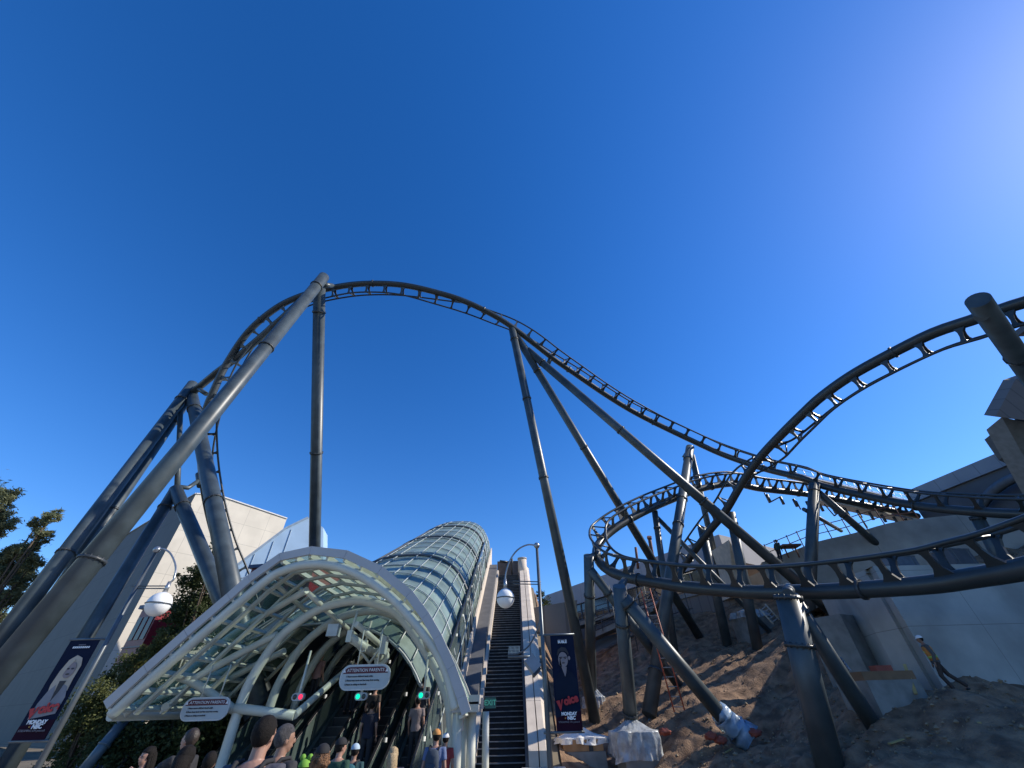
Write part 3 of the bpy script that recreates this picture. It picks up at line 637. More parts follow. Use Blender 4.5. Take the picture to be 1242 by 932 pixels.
T2 = [(1330, 343, 14.4, (.25, -1, .1)), (1242, 367, 15.6, (.25, -1, -.1)), (1208, 378, 16.2, (.3, -1, -.18)), (1177, 389, 16.8, (.35, -1, -.24)), (1131, 404.5, 17.8, (.4, -1, -.33)), (1078, 430.5, 19.1, (.45, -1, -.38)), (1032, 456, 20.3, (.55, -1, -.44)), (996, 481.5, 21.5, (.6, -.9, -.46)), (973, 502.5, 22.3, (.7, -.7, -.45)), (947, 528, 23.5, (.75, -.6, -.25)), (921, 556, 25, (.6, -.3, .4)), (900, 586, 26, (.2, -.1, 1)), (880, 620, 27, (.1, 0, 1)), (859, 646, 28, (.1, .1, 1)), (837, 676, 29, (.2, .2, 1)), (815, 710, 30, (.3, .4, .8)), (795, 740, 31, (.3, .6, .6))]
track('coaster_track', 'high curved coaster track sweeping down from the upper right behind the tower column', T2)
T3 = [(1340, 664, 8.9, (-.1, 1, .35)), (1242, 690, 10.2, (-.1, 1, .35)), (1180, 701, 11.2, (-.05, 1, .35)), (1128, 709, 12, (0, 1, .35)), (1051, 715, 13.4, (0, 1, .35)), (986, 718, 14.8, (0, 1, .35)), (922, 718.5, 16.2, (.05, 1, .35)), (883, 716.5, 17.2, (.05, 1, .35)), (831, 712, 18.6, (.1, 1, .35)), (791, 706, 19.8, (.1, 1, .4)), (763, 701, 20.8, (.12, 1, .4)), (742, 694, 21.8, (.15, 1, .4)), (728, 683, 23, (.2, 1, .45)), (723, 670, 24.4, (.25, 1, .5)), (730, 655, 26, (.2, 1, .5)), (752, 637, 27.4, (.1, 1, .45)), (783, 620, 29, (0, 1, .3)), (815, 606, 30.6, (-.05, 1, .2)), (850, 593, 32, (-.1, 1, .1)), (889, 587, 33.3, (0, 1, .1)), (922, 593, 34, (0, 1, .15)), (981, 600, 35, (0, 1, .2)), (1035, 610, 36, (0, 1, .2)), (1113, 626, 37, (0, 1, .2))]
track('coaster_track', 'nearest low coaster track looping round in front of the dirt slope', T3, step=1.4, dist=.95, tw=1.0, sr=.27, rr=.075)
# catwalk with railing beside the far track
cw_ = thing('catwalk', P(1030, 580, 36), 'catwalk with thin wire railing along the far launch track', 'catwalk')
a = P(953, 566, 34); c = P(1110, 604, 37)
b = MB(); b.bar(a-Vector((0, 0, .9)), c-Vector((0, 0, .9)), .8, .1); b.build('deck', mat('pale_grating', (.5, .5, .48), .6), cw_)
GALV = mat('galvanised', (.4, .42, .44), .4, metal=.5)
b = MB()
for k in (0, -.45, -.9): b.tube([a+Vector((0, 0, k)), c+Vector((0, 0, k))], .022, 5)
b.build('handrail', GALV, cw_)
for i in range(17): q = a.lerp(c, i/16); b = MB(); b.tube([q-Vector((0, 0, .95)), q+Vector((0, 0, .05))], .022, 5); b.build('post', GALV, cw_)
b = MB(); b.bar(P(990, 606, 35.5), P(1110, 632, 38), .9, .5); b.build('lit_beam', mat('white_beam', (.72, .72, .7), .5), cw_)
for k in range(12): q = P(930, 600, 34.5).lerp(P(1112, 632, 37), k/12); b = MB(); b.tube([q, q-Vector((0, 0, .7))], .12, 8); b.build('roller', STEEL2, cw_)
for p0, p1 in (((927, 598), (933, 610)), ((933, 610), (946, 603)), ((966, 608), (971, 618)), ((1000, 612), (1012, 626)), ((1012, 626), (1024, 616)), ((1042, 625), (1052, 640))): b = MB(); b.tube([P(*p0, 34.5), P(*p1, 34.5)], .055, 6); b.build('bracket', STEEL2, cw_)
# ------------------------------------------------------------------ supports
def ground_of(a, c, maxl=40):
    d = (c-a).normalized(); q = Vector(c); n = 0
    while q.z > H(q.x, q.y)-.1 and n < maxl*10: q = q+d*.1; n += 1
    return q
def support(label, legs, extra=(), group='dark steel supports of the roller coaster', name='support_frame', tube_extra=()):
    p = [(P(*l[0]), P(*l[1])) for l in legs]
    g = ground_of(*p[0]); t = thing(name, g, label, 'support', group)
    for (a, c), l in zip(p, legs):
        dia = l[2]; fl = l[3] if len(l) > 3 else (.08, .5); stop = len(l) > 4
        e = c if stop else ground_of(a, c); d = (e-a); Ln = (c-a).length; dn = d.normalized()
        b = MB(); b.tube([a, e], dia/2, 20); lg = b.build('leg', STEEL, t)
        b = MB(); b.tube([a-dn*.03, a+dn*.02], dia/2+.004, 20)
        for f in fl:
            q = a+dn*Ln*f; b2 = MB(); b2.tube([q-dn*.045, q+dn*.045], dia/2*1.13, 20)
            for k in range(14):
                X = dn.orthogonal().normalized(); Y_ = dn.cross(X); an = 2*pi*k/14; w_ = q+(X*cos(an)+Y_*sin(an))*dia/2*1.08
                b2.tube([w_-dn*.085, w_+dn*.085], .022, 5)
            b2.build('flange', STEEL2, t)
    for e in extra:
        b = MB(); b.tube([P(*q) for q in e[0]], e[1], 12); b.build(e[2] if len(e) > 2 else 'bracket', STEEL, t)
    return t
support('longest column leaning from the crest down to the lower left corner', [((393, 336, 30.3), (111, 680, 13.8), .78, (.07, .42, 1.0))], [([(392, 345, 30.2), (403, 347, 31.5)], .2)])
support('straight upright column under the crest left of the arch top', [((387.5, 350, 30.3), (381, 700, 31.5), .88, (.08, .56))])
support('pair of parallel leaning columns at the far left edge', [((234, 466, 31), (80, 671, 19.5), .72, (.14, 1.0)), ((228, 486, 30.5), (103, 668, 20.5), .52, (.2, .8)), ((232, 478, 30.6), (281, 715, 17.5), .82, (.13, .68))],
        [([(366, 364, 31.2), (345, 384, 30.8), (318, 408, 30.4), (290, 432, 30), (262, 453, 30), (228, 481, 30.4)], .27, 'tie_tube'), ([(238, 470, 30.6), (250, 478, 29)], .16)])
support('forked frame with a slender upright standing between the leaning columns', [((213, 594, 25), (103, 774, 18), .64, (.16,)), ((213, 594, 25), (268, 725, 18.5), .72, (.2,))],
        [([(219, 497, 29), (217, 545, 27), (215, 592, 25)], .16, 'upright'), ([(212, 590, 25), (228, 592, 25.5), (240, 584, 26.5)], .14), ([(241, 575, 27), (243, 590, 26.4)], .2)])
support('three legged fan of columns spreading below the descending track', [((621, 399, 34), (672, 640, 25.5), .62, (.07, .42, .8)), ((625, 406, 34), (771, 646, 30), .62, (.2, .6)), ((640, 425, 33.8), (960, 700, 22.5), .62, (.08, .45, .75))],
        [([(620, 398, 34), (640, 425, 33.8)], .2), ([(664, 444, 34.6), (668, 434, 35)], .2)])
support('bright ringed column and rear strut under the middle of the descending track', [((837, 543, 34), (787, 868, 19.0), .70, (.08, .30, .42, .9), 1), ((839, 552, 34.5), (869, 682, 32), .5, (.2, .7))], [([(837, 545, 34), (830, 556, 34)], .22)])
support('upright column with a diagonal arm at the left end of the low loop', [((714, 674, 23), (717.5, 838, 22.5), .6, (.3,)), ((715, 690, 22.8), (780, 775, 22), .5, (.35,))], [([(713, 678, 23), (726, 672, 23.6)], .2)])
support('broad octagonal column and long diagonal strut in front of the loop', [((751, 711, 18), (765, 870, 17.2), .60, (.3, .97)), ((757, 726, 17.8), (873, 866, 15.8), .60, (.05,))], [([(752, 713, 18.2), (757, 705, 20)], .18)])
support('nearest thick column under the low track with a ring of bolts', [((955, 722, 13.2), (1007, 932, 11.0), .76, (.02, .33)), ((960, 724, 13.4), (1087, 924, 12.0), .5, (.1,))], [([(956, 722, 13.4), (957, 714, 15)], .2)])
support('dark column with diagonal brace under the right part of the upper track', [((988, 588, 28.2), (982.5, 701, 25), .72, (.08,)), ((993, 598, 28), (1069, 665, 27), .5, (.4,), 1)], [([(975, 618, 27.5), (1020, 644, 30)], .14)])
support('short column on the curved wall under the upper track near the right edge', [((1184, 626, 20.5), (1200, 655, 20), .55, (.1,))])
support('great tower column leaning at the right edge under the high track', [((1186, 364, 14.6), (1262, 473, 16.9), .70, (.6,)), ((1214, 400, 15.6), (1300, 500, 20), .5, (.4,))], [([(1190, 384, 14.8), (1198, 384, 16.2)], .2)])
support('slim braced column inside the loop', [((794, 620, 30), (803, 682, 28), .45, (.35,)), ((797, 628, 30), (860, 692, 27.5), .34, (.4,))])
support('pair of short columns behind the crossing tracks', [((886, 622, 27.5), (900, 692, 25.5), .62, (.2,)), ((851, 640, 30), (862, 690, 28.5), .62, (.3,))])
b = MB(); b.tube([P(787.5, 652, 36), P(794, 690, 35)], .16, 10); b.tube([P(787.5, 651, 36), P(787.8, 654, 36)], .22, 10); tag(b.build('rusty_pipe', RUST), 'rusty upright pipe with a cap in front of the grey building, right one', 'pipe')
b = MB(); b.tube([P(771, 664, 36), P(774, 690, 35)], .12, 10); tag(b.build('rusty_pipe', RUST), 'thinner rusty upright pipe in front of the grey building, left one', 'pipe')
# ------------------------------------------------------------------ lamp posts and banners
PSTEEL = mat('post_steel', (.10, .115, .125), .35, metal=.4); GLOBE = mat('globe_white', (.80, .80, .78), .3, var=.02, spec=.5); CHROME = mat('ball_steel', (.35, .36, .37), .3, metal=.7)
def lamp(label, ball, arc, globe, Y, bars, gr=.235):
    bp = PY(*ball, Y); t = thing('street_lamp', (bp.x, Y, plaza(Y)), label, 'street lamp', 'curved globe lamps either side of the canopy')
    b = MB(); b.tube([Vector((bp.x, Y, plaza(Y)-.05)), Vector((bp.x, Y, 2.2)), Vector((bp.x, Y, bp.z))], [.07, .055, .038], 12); b.build('pole', PSTEEL, t)
    b = MB(); b.ball(bp, .085); b.build('finial', CHROME, t)
    g = PY(*globe, Y); b = MB(); b.tube(catmull([bp]+[PY(*a, Y) for a in arc]+[g+Vector((0, 0, gr+.22))], 6), .022, 8); b.build('arm', CHROME, t)
    b = MB(); b.tube([g+Vector((0, 0, gr-.03)), g+Vector((0, 0, gr+.24))], [.055, .04], 12); b.build('neck', CHROME, t)
    b = MB(); b.ball(g, gr, 28, 18); gl_ = b.build('globe', GLOBE, t)
    b = MB(); b.tube([g+Vector((cos(a)*(gr+.008), sin(a)*(gr+.008), .0)) for a in [2*pi*k/24 for k in range(25)]], .014, 6, caps=False); b.build('band', PSTEEL, gl_)
    for p0, p1 in bars: b = MB(); b.tube([PY(*p0, Y), PY(*p1, Y)], .014, 6); b.build('cross_bar', PSTEEL, t)
    return t, bp
YL = P(651, 662, 11.2).y
lamp('globe lamp on a tall steel post between the stair and the upright banner', (651, 662), [(640, 661), (628, 667), (619, 679), (614, 694)], (613, 726), YL, [((622, 705), (656, 706)), ((622, 708.5), (656, 709))])
YL2 = P(190, 667, 10.2).y
lamp('globe lamp on a steel post beside the slanted banner in front of the hall', (190.5, 667), [(198, 666), (207, 672), (213, 687), (211, 702)], (192.5, 733), YL2, [((160, 711), (205, 711)), ((162, 714), (204, 714))], .26)
BNAVY = mat('banner_navy', (.006, .011, .030), .9, col2=(.009, .015, .038), spec=.15); BMAR = mat('banner_maroon', (.022, .006, .016), .9, spec=.15); BRED = mat('banner_red', (.42, .012, .02), .5); BGREY = mat('banner_grey', (.22, .21, .23), .9, spec=.15); BSKIN = mat('banner_skin', (.26, .22, .22), .9, spec=.15); BHAIR2 = mat('banner_hair_blonde', (.42, .35, .27), .6); BHAIR = mat('banner_hair_dark', (.02, .018, .025), .6); BSUIT = mat('banner_suit', (.010, .016, .032), .9, spec=.15); BGOLD = mat('banner_gold', (.5, .3, .05), .6); BBLUE = mat('banner_blue', (.05, .2, .5), .6)
def banner(label, x0, x1, z0, z1, Y, polex, figure):
    W_, H_ = x1-x0, z1-z0; t = thing('banner', (polex, Y, z0), label, 'banner')
    def q(u, v, o=0): return Vector((x0+W_*u, Y-.012*o-.03, z0+H_*v))
    def poly(name, pts, m, o): b = MB(); b.prism([q(u, v, o) for u, v in pts], (0, .004, 0)); return b.build(name, m, t)
    b = MB(); n = 14
    vs = [q(i/6, j/n)+Vector((0, .02*sin(j*.7+i*.9), 0)) for j in range(n+1) for i in range(7)]
    b.add(vs, [(j*7+i, j*7+i+1, (j+1)*7+i+1, (j+1)*7+i) for j in range(n) for i in range(6)], True)
    b = MB(); b.prism([q(0, 0, 0), q(1, 0, 0), q(1, 1, 0), q(0, 1, 0)], (0, .012, 0)); b.build('cloth', BNAVY, t)
    poly('lower_field', [(0.004, .004), (.996, .004), (.996, .19), (.004, .13)], BMAR, .5)
    for z in (z0-.01, z1+.01): b = MB(); b.tube([Vector((min(x0, polex)-.03, Y-.02, z)), Vector((max(x1, polex)+.03, Y-.02, z))], .024, 8); b.build('bar', PSTEEL, t)
    def ell(cu, cv, ru, rv, n=18, a0=0, a1=2*pi): return [(cu+ru*cos(a0+(a1-a0)*i/n), cv+rv*sin(a0+(a1-a0)*i/n)) for i in range(n if a1-a0 > 6 else n+1)]
    if figure == 'dark':
        poly('suit', [(.06, .30), (.97, .36), (.97, .50), (.80, .575), (.60, .62), (.40, .61), (.2, .56), (.06, .48)], BSUIT, 1)
        poly('neck', [(.38, .64), (.60, .64), (.56, .58), (.50, .535), (.45, .58)], BSKIN, 1.4)
        poly('face', ell(.47, .72, .20, .085), BSKIN, 2); poly('ear', ell(.73, .735, .045, .022), BSKIN, 1.8)
        poly('hair', [(.22, .76), (.28, .83), (.45, .862), (.62, .85), (.72, .79), (.70, .75), (.66, .79), (.55, .815), (.36, .81), (.27, .775)], BHAIR, 2.4)
        for c in (.38, .56): poly('brow', [(c-.075, .748), (c+.075, .752), (c+.07, .742), (c-.07, .738)], BHAIR, 2.6); poly('eye', ell(c, .731, .035, .0055), BHAIR, 2.6)
        poly('nose', [(.46, .73), (.49, .73), (.51, .70), (.44, .70)], BGREY, 2.6); poly('mouth', ell(.475, .683, .07, .006), BHAIR, 2.6)
        poly('shade', [(.28, .67), (.34, .75), (.30, .66), (.40, .64)], BGREY, 2.5)
    else:
        poly('hair', [(.30, .40), (.22, .52), (.26, .66), (.36, .78), (.55, .83), (.76, .80), (.86, .72), (.84, .58), (.86, .46), (.72, .42), (.5, .40)], BHAIR2, 1)
        poly('jacket', [(.14, .19), (.90, .24), (.92, .40), (.80, .50), (.62, .53), (.50, .42), (.40, .52), (.26, .46), (.16, .34)], mat('banner_jacket', (.20, .20, .22), .7), 1.4)
        poly('neck', [(.46, .56), (.66, .56), (.62, .46), (.52, .36)], BHAIR, 1.8)
        poly('face', ell(.58, .67, .17, .085), BSKIN, 2); poly('parting', [(.40, .70), (.56, .79), (.60, .775), (.48, .70), (.44, .62)], BHAIR2, 2.4)
        for c in (.52, .66): poly('eye', ell(c, .685, .045, .009), BHAIR, 2.6)
        poly('mouth', ell(.59, .628, .065, .008), BHAIR, 2.6)
    Xa = Vector((1, 0, 0)); Za = Vector((0, 0, 1))
    if figure == 'dark':
        text('lettering', 'MICHAEL', BGREY, q(.5, .938, 2), Xa, Za, W_*.085, t, bold=.001); text('lettering', 'BUBLÉ', TXW, q(.5, .918, 2), Xa, Za, W_*.135, t, bold=.004)
    else:
        for k in range(7): poly('lettering_mark', [(.40+.035*k, .936), (.42+.035*k, .936), (.42+.035*k, .948), (.40+.035*k, .948)], BGREY, 2)
        for k in range(9): poly('lettering_mark', [(.24+.065*k, .905), (.285+.065*k, .905), (.295+.065*k, .926), (.25+.065*k, .926)], TXW, 2)
    sx = Vector((1, 0, .21 if figure == 'dark' else .14))
    poly('voice_mark', [(.05, .290), (.19, .300), (.235, .245), (.26, .305), (.33, .312), (.215, .19)], BRED, 3)
    text('lettering', 'oice', BRED, q(.64, .300, 3.2), sx, Za, W_*.34, t, bold=.012)
    text('lettering', 'MONDAY', TXW, q(.52, .165, 3), Xa, Za, W_*.135, t, bold=.004)
    text('lettering', 'NBC', TXW, q(.60, .125, 3), Xa, Za, W_*.15, t, bold=.004)
    for k, m in enumerate((BGOLD, BRED, BSUIT, BBLUE)): a = R(160-45*k); poly('feather_mark', ell(.40+.04*cos(a), .121+.010*sin(a), .022, .008, 10), m, 3)
    text('lettering', 'STREAMING ON peacock', BGREY, q(.5, .088, 3), Xa, Za, W_*.075, t)
    return t
tl, br = PY(667, 771, YL), PY(706, 887, YL); tr = PY(697, 771, YL)
banner('upright navy banner with a portrait of a man and a slanted red word', tl.x, tl.x+(PY(700, 820, YL).x-PY(670.5, 820, YL).x), br.z, tl.z, YL, PY(657, 820, YL).x, 'dark')
YB = YL2
tl, br = PY(87.6, 777, YB), PY(53.6, 898, YB)
banner('navy banner before the grey hall wall with a portrait of a long haired blonde person', tl.x, (PY(123.7, 777, YB).x+br.x)/2, br.z, tl.z, YB, PY(128, 780, YB).x, 'blonde')
sp = thing('loudspeaker', PY(647, 805, YL), 'grey box loudspeaker bracketed to the lamp post above the stair parapet', 'loudspeaker')
c = PY(646, 806, YL); ax = (Vector((.75, .2, .6)).normalized(), Vector((-.1, 1, -.2)).normalized(), None); z_ = ax[0].cross(ax[1]).normalized(); ax = (ax[0], z_.cross(ax[0]), z_)
b = MB(); b.box(c, (.26, .22, .32), ax); b.build('cabinet', mat('speaker_grey', (.22, .24, .26), .6), sp); b = MB(); b.box(c-ax[2]*.18-ax[0]*.03, (.22, .2, .06), ax); b.build('grille', DARK, sp); b = MB(); b.tube([c, PY(659, 802, YL)], .018, 6); b.build('bracket', PSTEEL, sp)
ar = thing('hanging_sign', PY(630, 795, YL+1.2), 'dark ribbed sign frame on a curved arm above the stair', 'sign')
b = MB(); b.tube(catmull([PY(616, 794, YL+1), PY(628, 793, YL+1), PY(641, 784, YL+1), PY(650, 768, YL+1), PY(655, 752, YL+1)], 5), .022, 6); b.build('curved_arm', PSTEEL, ar)
b = MB(); b.tube([PY(616, 797, YL+1), PY(645, 796.5, YL+1)], .03, 6); b.build('lower_bar', PSTEEL, ar)
for k in range(9): q_ = PY(617+k*1.6, 793, YL+1); b = MB(); b.bar(q_, q_+Vector((0.02, 0, .17)), .015, .02, Vector((0, 1, 0))); b.build('slat', CHROME, ar)
# ------------------------------------------------------------------ red kiosk and red house behind the canopy
RED = mat('red_paint', (.20, .010, .02), .4, var=.12)
def redhut(base, w, d, h, label, rz, floors=2):
    t = thing('red_kiosk', base, label, 'kiosk'); ax = (Vector((cos(rz), sin(rz), 0)), Vector((-sin(rz), cos(rz), 0)), Vector((0, 0, 1)))
    b = MB(); b.box(base+Vector((0, 0, h/2)), (w, d, h), ax); b.build('wall', RED, t)
    b = MB(); b.box(base+Vector((0, 0, h+.12)), (w+.4, d+.4, .24), ax); b.box(base+Vector((0, 0, .15)), (w+.1, d+.1, .3), ax); b.build('roof', mat('dark_blue_roof', (.03, .06, .14), .5), t)
    for f in range(floors):
        z = h*(f+.55)/floors
        for k in range(3):
            b = MB(); b.box(base+ax[0]*(w*(k-1)*.31)-ax[1]*(d/2+.02)+Vector((0, 0, z)), (w*.22, .05, h/floors*.5), ax); b.build('window', mat('kiosk_window', (.02, .025, .03), .2), t)
        b = MB(); b.box(base-ax[1]*(d/2+.04)+Vector((0, 0, h*(f+.15)/floors)), (w+.05, .06, .09), ax); b.build('trim', mat('pale_trim', (.25, .22, .2), .6), t)
    return t
q_ = P(180, 782, 27); zq = q_.z+2.1; q_ = Vector((q_.x, q_.y, H(q_.x, q_.y))); redhut(q_, 1.9, 1.9, zq-q_.z, 'dark red two storey kiosk half hidden by trees under the left globe lamp', -.35, 3)
q_ = P(330, 800, 27); zq = q_.z+5.6; q_ = Vector((q_.x, q_.y, H(q_.x, q_.y))); redhut(q_, 5.2, 4, zq-q_.z, 'bright red house front seen through the canopy glass', -.15)
for p0, p1, l in (((153, 871, 13), (92, 946, 11.6), 'upper slanted grey pipe under the left tip of the canopy'), ((170, 874, 14), (122, 944, 12.6), 'lower slanted grey pipe under the left tip of the canopy')):
    b = MB(); b.tube([P(*p0), P(*p1)], .16, 14); q = P(*p0).lerp(P(*p1), .45); b.tube([q, q+(P(*p1)-P(*p0)).normalized()*.06], .19, 14); tag(b.build('slanted_pipe', mat('pipe_blue_grey', (.10, .14, .17), .3)), l, 'pipe')
# ------------------------------------------------------------------ trees
BARK = mat('bark', (.09, .065, .045), .9, bump=.6)
def tree(name, label, base, blobs, n, ls, m, cat='tree', needle=False, trunk=.16, seed=1, sub=5, group=None):
    rnd = random.Random(seed); t = thing(name, base, label, cat, group)
    b = MB(); base = Vector(base); top = max(blobs, key=lambda q: q[0].z)[0]
    mid = Vector((sum(q[0].x for q in blobs)/len(blobs), sum(q[0].y for q in blobs)/len(blobs), base.z+(top.z-base.z)*.4))
    b.tube([base-Vector((0, 0, .3)), base.lerp(mid, .5)+Vector((.05, 0, 0)), mid, mid.lerp(top, .7)], [trunk, trunk*.8, trunk*.6, trunk*.2], 10)
    for c, r in blobs: s = base.lerp(mid, .7) if c.z > mid.z else mid.lerp(base, .5); b.tube([s, s.lerp(c, .55)+Vector((0, 0, -.1)), c+Vector((0, 0, r*.4))], [trunk*.4, trunk*.25, trunk*.1], 6)
    b.build('trunk', BARK, t)
    V = []; Fc = []
    tot = sum(r*r for _, r in blobs)
    for c, r in blobs:
        k = max(4, int(n*r*r/tot)); cl = [(c+Vector((rnd.gauss(0, 1), rnd.gauss(0, 1), rnd.gauss(0, .8))).normalized()*r*rnd.uniform(.25, 1.0), r*rnd.uniform(.16, .38)) for _ in range(int(sub*6))]
        for i in range(k):
            cc, cr = rnd.choice(cl); p = cc + Vector((rnd.gauss(0, .55), rnd.gauss(0, .55), rnd.gauss(0, .42)))*cr
            a = Vector((rnd.gauss(0, 1), rnd.gauss(0, 1), rnd.gauss(0, .7))).normalized(); q = a.orthogonal().normalized(); q.rotate(Matrix.Rotation(rnd.uniform(0, 6.28), 3, a))
            L_, W_ = (ls*rnd.uniform(1.2, 2.4), ls*.42) if needle else (ls*rnd.uniform(.7, 1.4), ls*rnd.uniform(.4, .8))
            i0 = len(V); V += [p-a*L_/2, p+q*W_/2, p+a*L_/2, p-q*W_/2]; Fc.append((i0, i0+1, i0+2, i0+3))
    b = MB(); b.v = V; b.f = Fc; b.sm = [False]*len(Fc); b.mi = [0]*len(Fc); b.build('crown', m, t); return t
LEAFA = foliage('leaf_dark', (.030, .045, .018), (.075, .095, .035)); LEAFB = foliage('leaf_olive', (.055, .07, .022), (.12, .13, .045)); LEAFP = foliage('needle_green', (.10, .125, .07), (.21, .22, .12))
def gz(x, y): return Vector((x, y, H(x, y)))
def bl_(l, d): return [(P(x, y, d+dd), r) for x, y, r, dd in l]
c = P(250, 760, 25); tree('conifer_tree', 'dark green tree rising behind the canopy in front of the cream wall', gz(c.x, c.y), bl_([(261, 668, .55, 0), (258, 686, .9, 0), (236, 700, 1.0, 0), (262, 712, 1.2, .5), (228, 728, 1.3, 0), (252, 738, 1.5, 0), (284, 735, 1.2, 1), (217, 752, 1.1, 0), (240, 765, 1.6, 0), (280, 775, 1.6, 1)], 25), 26000, .15, LEAFA, seed=2)
c = P(200, 800, 19); tree('broadleaf_tree', 'olive green bushy tree at the left edge of the canopy roof', gz(c.x, c.y), bl_([(203, 775, .62, 0), (188, 785, .6, 0), (165, 805, .9, 0), (145, 822, .8, 0), (190, 812, 1.0, 1), (150, 848, 1.1, 0), (180, 850, 1.3, 1)], 19), 16000, .11, LEAFB, seed=3)
c = P(110, 880, 14); tree('broadleaf_tree', 'low olive bush between the slanted banner and the canopy tip', gz(c.x, c.y), bl_([(118, 842, .6, 0), (105, 862, .75, 0), (130, 868, .75, 0), (92, 888, .7, 0), (118, 900, .9, 0), (80, 915, .7, 0)], 14), 14000, .09, LEAFB, cat='bush', seed=4, trunk=.09)
for i, (x, y, l) in enumerate(((160, 905, 'dark hedge clump behind the crowd under the left canopy edge'), (205, 905, 'dark hedge clump behind the man stretching out his arm'), (250, 905, 'dark hedge clump left of the leaning white arch legs'))):
    c = P(x, 925, 13); tree('hedge', l, gz(c.x, c.y), bl_([(x, y-18, .9, 0), (x-18, y, .9, 0), (x+18, y, .9, .5), (x, y+20, 1.0, 0)], 13), 7000, .12, LEAFA, cat='hedge', seed=10+i, trunk=.08)
c = P(-30, 850, 20); tree('pine_tree', 'loose pine tree at the far left edge against the sky', gz(c.x, c.y), bl_([(5, 602, .6, 0), (-5, 620, .6, 0), (3, 640, .55, 0), (-25, 640, 1.2, 0), (62, 626, .42, 0), (45, 636, .38, 0), (52, 648, .42, 0), (34, 664, .65, 0), (18, 672, .6, 0), (40, 684, .55, 0), (12, 692, .8, 0), (30, 706, .7, 0), (-15, 680, 1.2, 0), (5, 725, .7, 0), (-10, 750, .9, 0), (20, 728, .45, 0), (-40, 600, 1.4, 0)], 20), 42000, .13, LEAFP, needle=True, seed=5, trunk=.22, sub=3)
c = P(650, 760, 38); tree('broadleaf_tree', 'small dark tree between the stair parapet and the grey building', gz(c.x, c.y), bl_([(656, 722, .55, 0), (662, 732, .7, 0), (645, 730, .6, 0), (650, 742, .9, 0), (640, 755, .9, 0), (658, 752, .9, 0)], 38), 6000, .13, LEAFA, seed=6, trunk=.12)
# ------------------------------------------------------------------ footings, plastic wraps and site clutter
PLAST = mat('plastic_sheet', (.55, .58, .60), .25, var=.25, scale=4, trans=.38, spec=.9, bump=.9, bscale=6); PLBL = mat('plastic_blue', (.30, .42, .56), .25, var=.2, scale=3, trans=.25, spec=.8, bump=.4, bscale=5)
PLY = mat('plywood', (.40, .21, .09), .7, var=.2, scale=2); ORG = mat('orange_foam', (.30, .07, .045), .7)
def footing(px, py, d, sx, sy, h, label, rz=.1, up_=.0):
    p = P(px, py, d); t = thing('footing_block', (p.x, p.y, p.z-h), label, 'concrete footing', 'concrete footings of the coaster columns')
    ax = (Vector((cos(rz), sin(rz), 0)), Vector((-sin(rz), cos(rz), 0)), Vector((0, 0, 1)))
    b = MB(); b.box(p-Vector((0, 0, h/2)), (sx, sy, h), ax); b.build('block', CONC, t); return p, ax, t
def drape(c, ax, sx, sy, drop, label, m=PLAST, seed=0, peak=.35, hole=.0):
    t = None; rnd = random.Random(seed); b = MB(); n = 96; k = 34; vs = []
    for j in range(k):
        v = j/(k-1)
        for i in range(n):
            a = 2*pi*i/n; sq = 1/max(abs(cos(a)), abs(sin(a)))
            rr = min(1.0, sq*.82) if sq else 1
            if v < .45: r = (.22+(.78)*v/.45)*rr; z = peak*(1-v/.45)**1.6
            else: r = rr*(1.02+.1*(v-.45)); z = -(v-.45)/.55*drop*(1+.35*noise.noise(Vector((cos(a)*1.3, sin(a)*1.3, seed))))
            f = 1+.22*noise.noise(Vector((cos(a)*4, sin(a)*4, z*1.5+seed)))*(.4+v)+.10*abs(noise.noise(Vector((cos(a)*7, sin(a)*7, seed+v*.8))))*(v > .1)+.03*sin(i*.9+3*v)
            p = c+ax[0]*cos(a)*r*f*sx*.62+ax[1]*sin(a)*r*f*sy*.62+Vector((0, 0, z+.05*noise.noise(Vector((cos(a)*3, sin(a)*3, v*4+seed)))+.03))
            vs.append(p)
    b.add(vs, [(j*n+i, j*n+(i+1) % n, (j+1)*n+(i+1) % n, (j+1)*n+i) for j in range(k-1) for i in range(n)], True)
    o = b.build('plastic_sheet', m); tag(o, label, 'plastic sheet'); return o
p, ax, t = footing(768, 888, 16.8, 1.45, 1.3, 2.3, 'pale concrete footing under the broad octagonal column'); drape(p+Vector((0, 0, .02)), ax, 1.75, 1.55, .9, 'clear plastic sheet draped over the footing of the octagonal column', seed=1)
p, ax, t = footing(706, 911, 17, 1.9, 1.0, 1.5, 'low concrete footing with a plywood form right of the stair pier', .05)
o = thing('plywood_form', p, 'orange brown plywood form with white sheet on the low footing', 'formwork'); b = MB(); b.box(p+Vector((0, 0, .2)), (1.75, .9, .38), ax); b.build('boards', PLY, o); b = MB(); b.box(p+Vector((.35, -.46, .2)), (.18, .03, .38), ax); b.build('gap', DARK, o)
drape(p+Vector((0, .1, .42)), ax, 2.1, 1.1, .2, 'crumpled white sheet over the plywood form', mat('white_sheet', (.7, .68, .64), .6, bump=.5), 3, .3)
p = P(719, 846, 22.3); axw = (Vector((1, 0, 0)), Vector((0, 1, 0)), Vector((0, 0, 1))); drape(p, axw, 1.2, 1.1, .5, 'grey plastic bundle around the foot of the upright column by the banner', seed=5, peak=.5)
p = P(793, 878, 18.9); drape(p+Vector((.1, .3, 0)), axw, .9, .8, .6, 'bluish plastic around the rear strut foot behind the draped footing', PLBL, 6)
b = MB()
c0, c1 = P(868, 862, 15.9), P(905, 895, 15.4)
n = 30; pts = [c0.lerp(c1, i/14)+Vector((.03*sin(i), 0, .02*cos(i*2))) for i in range(15)]
b.tube(pts, [.30+.09*abs(sin(i*1.9))+.012*i for i in range(15)], 18)
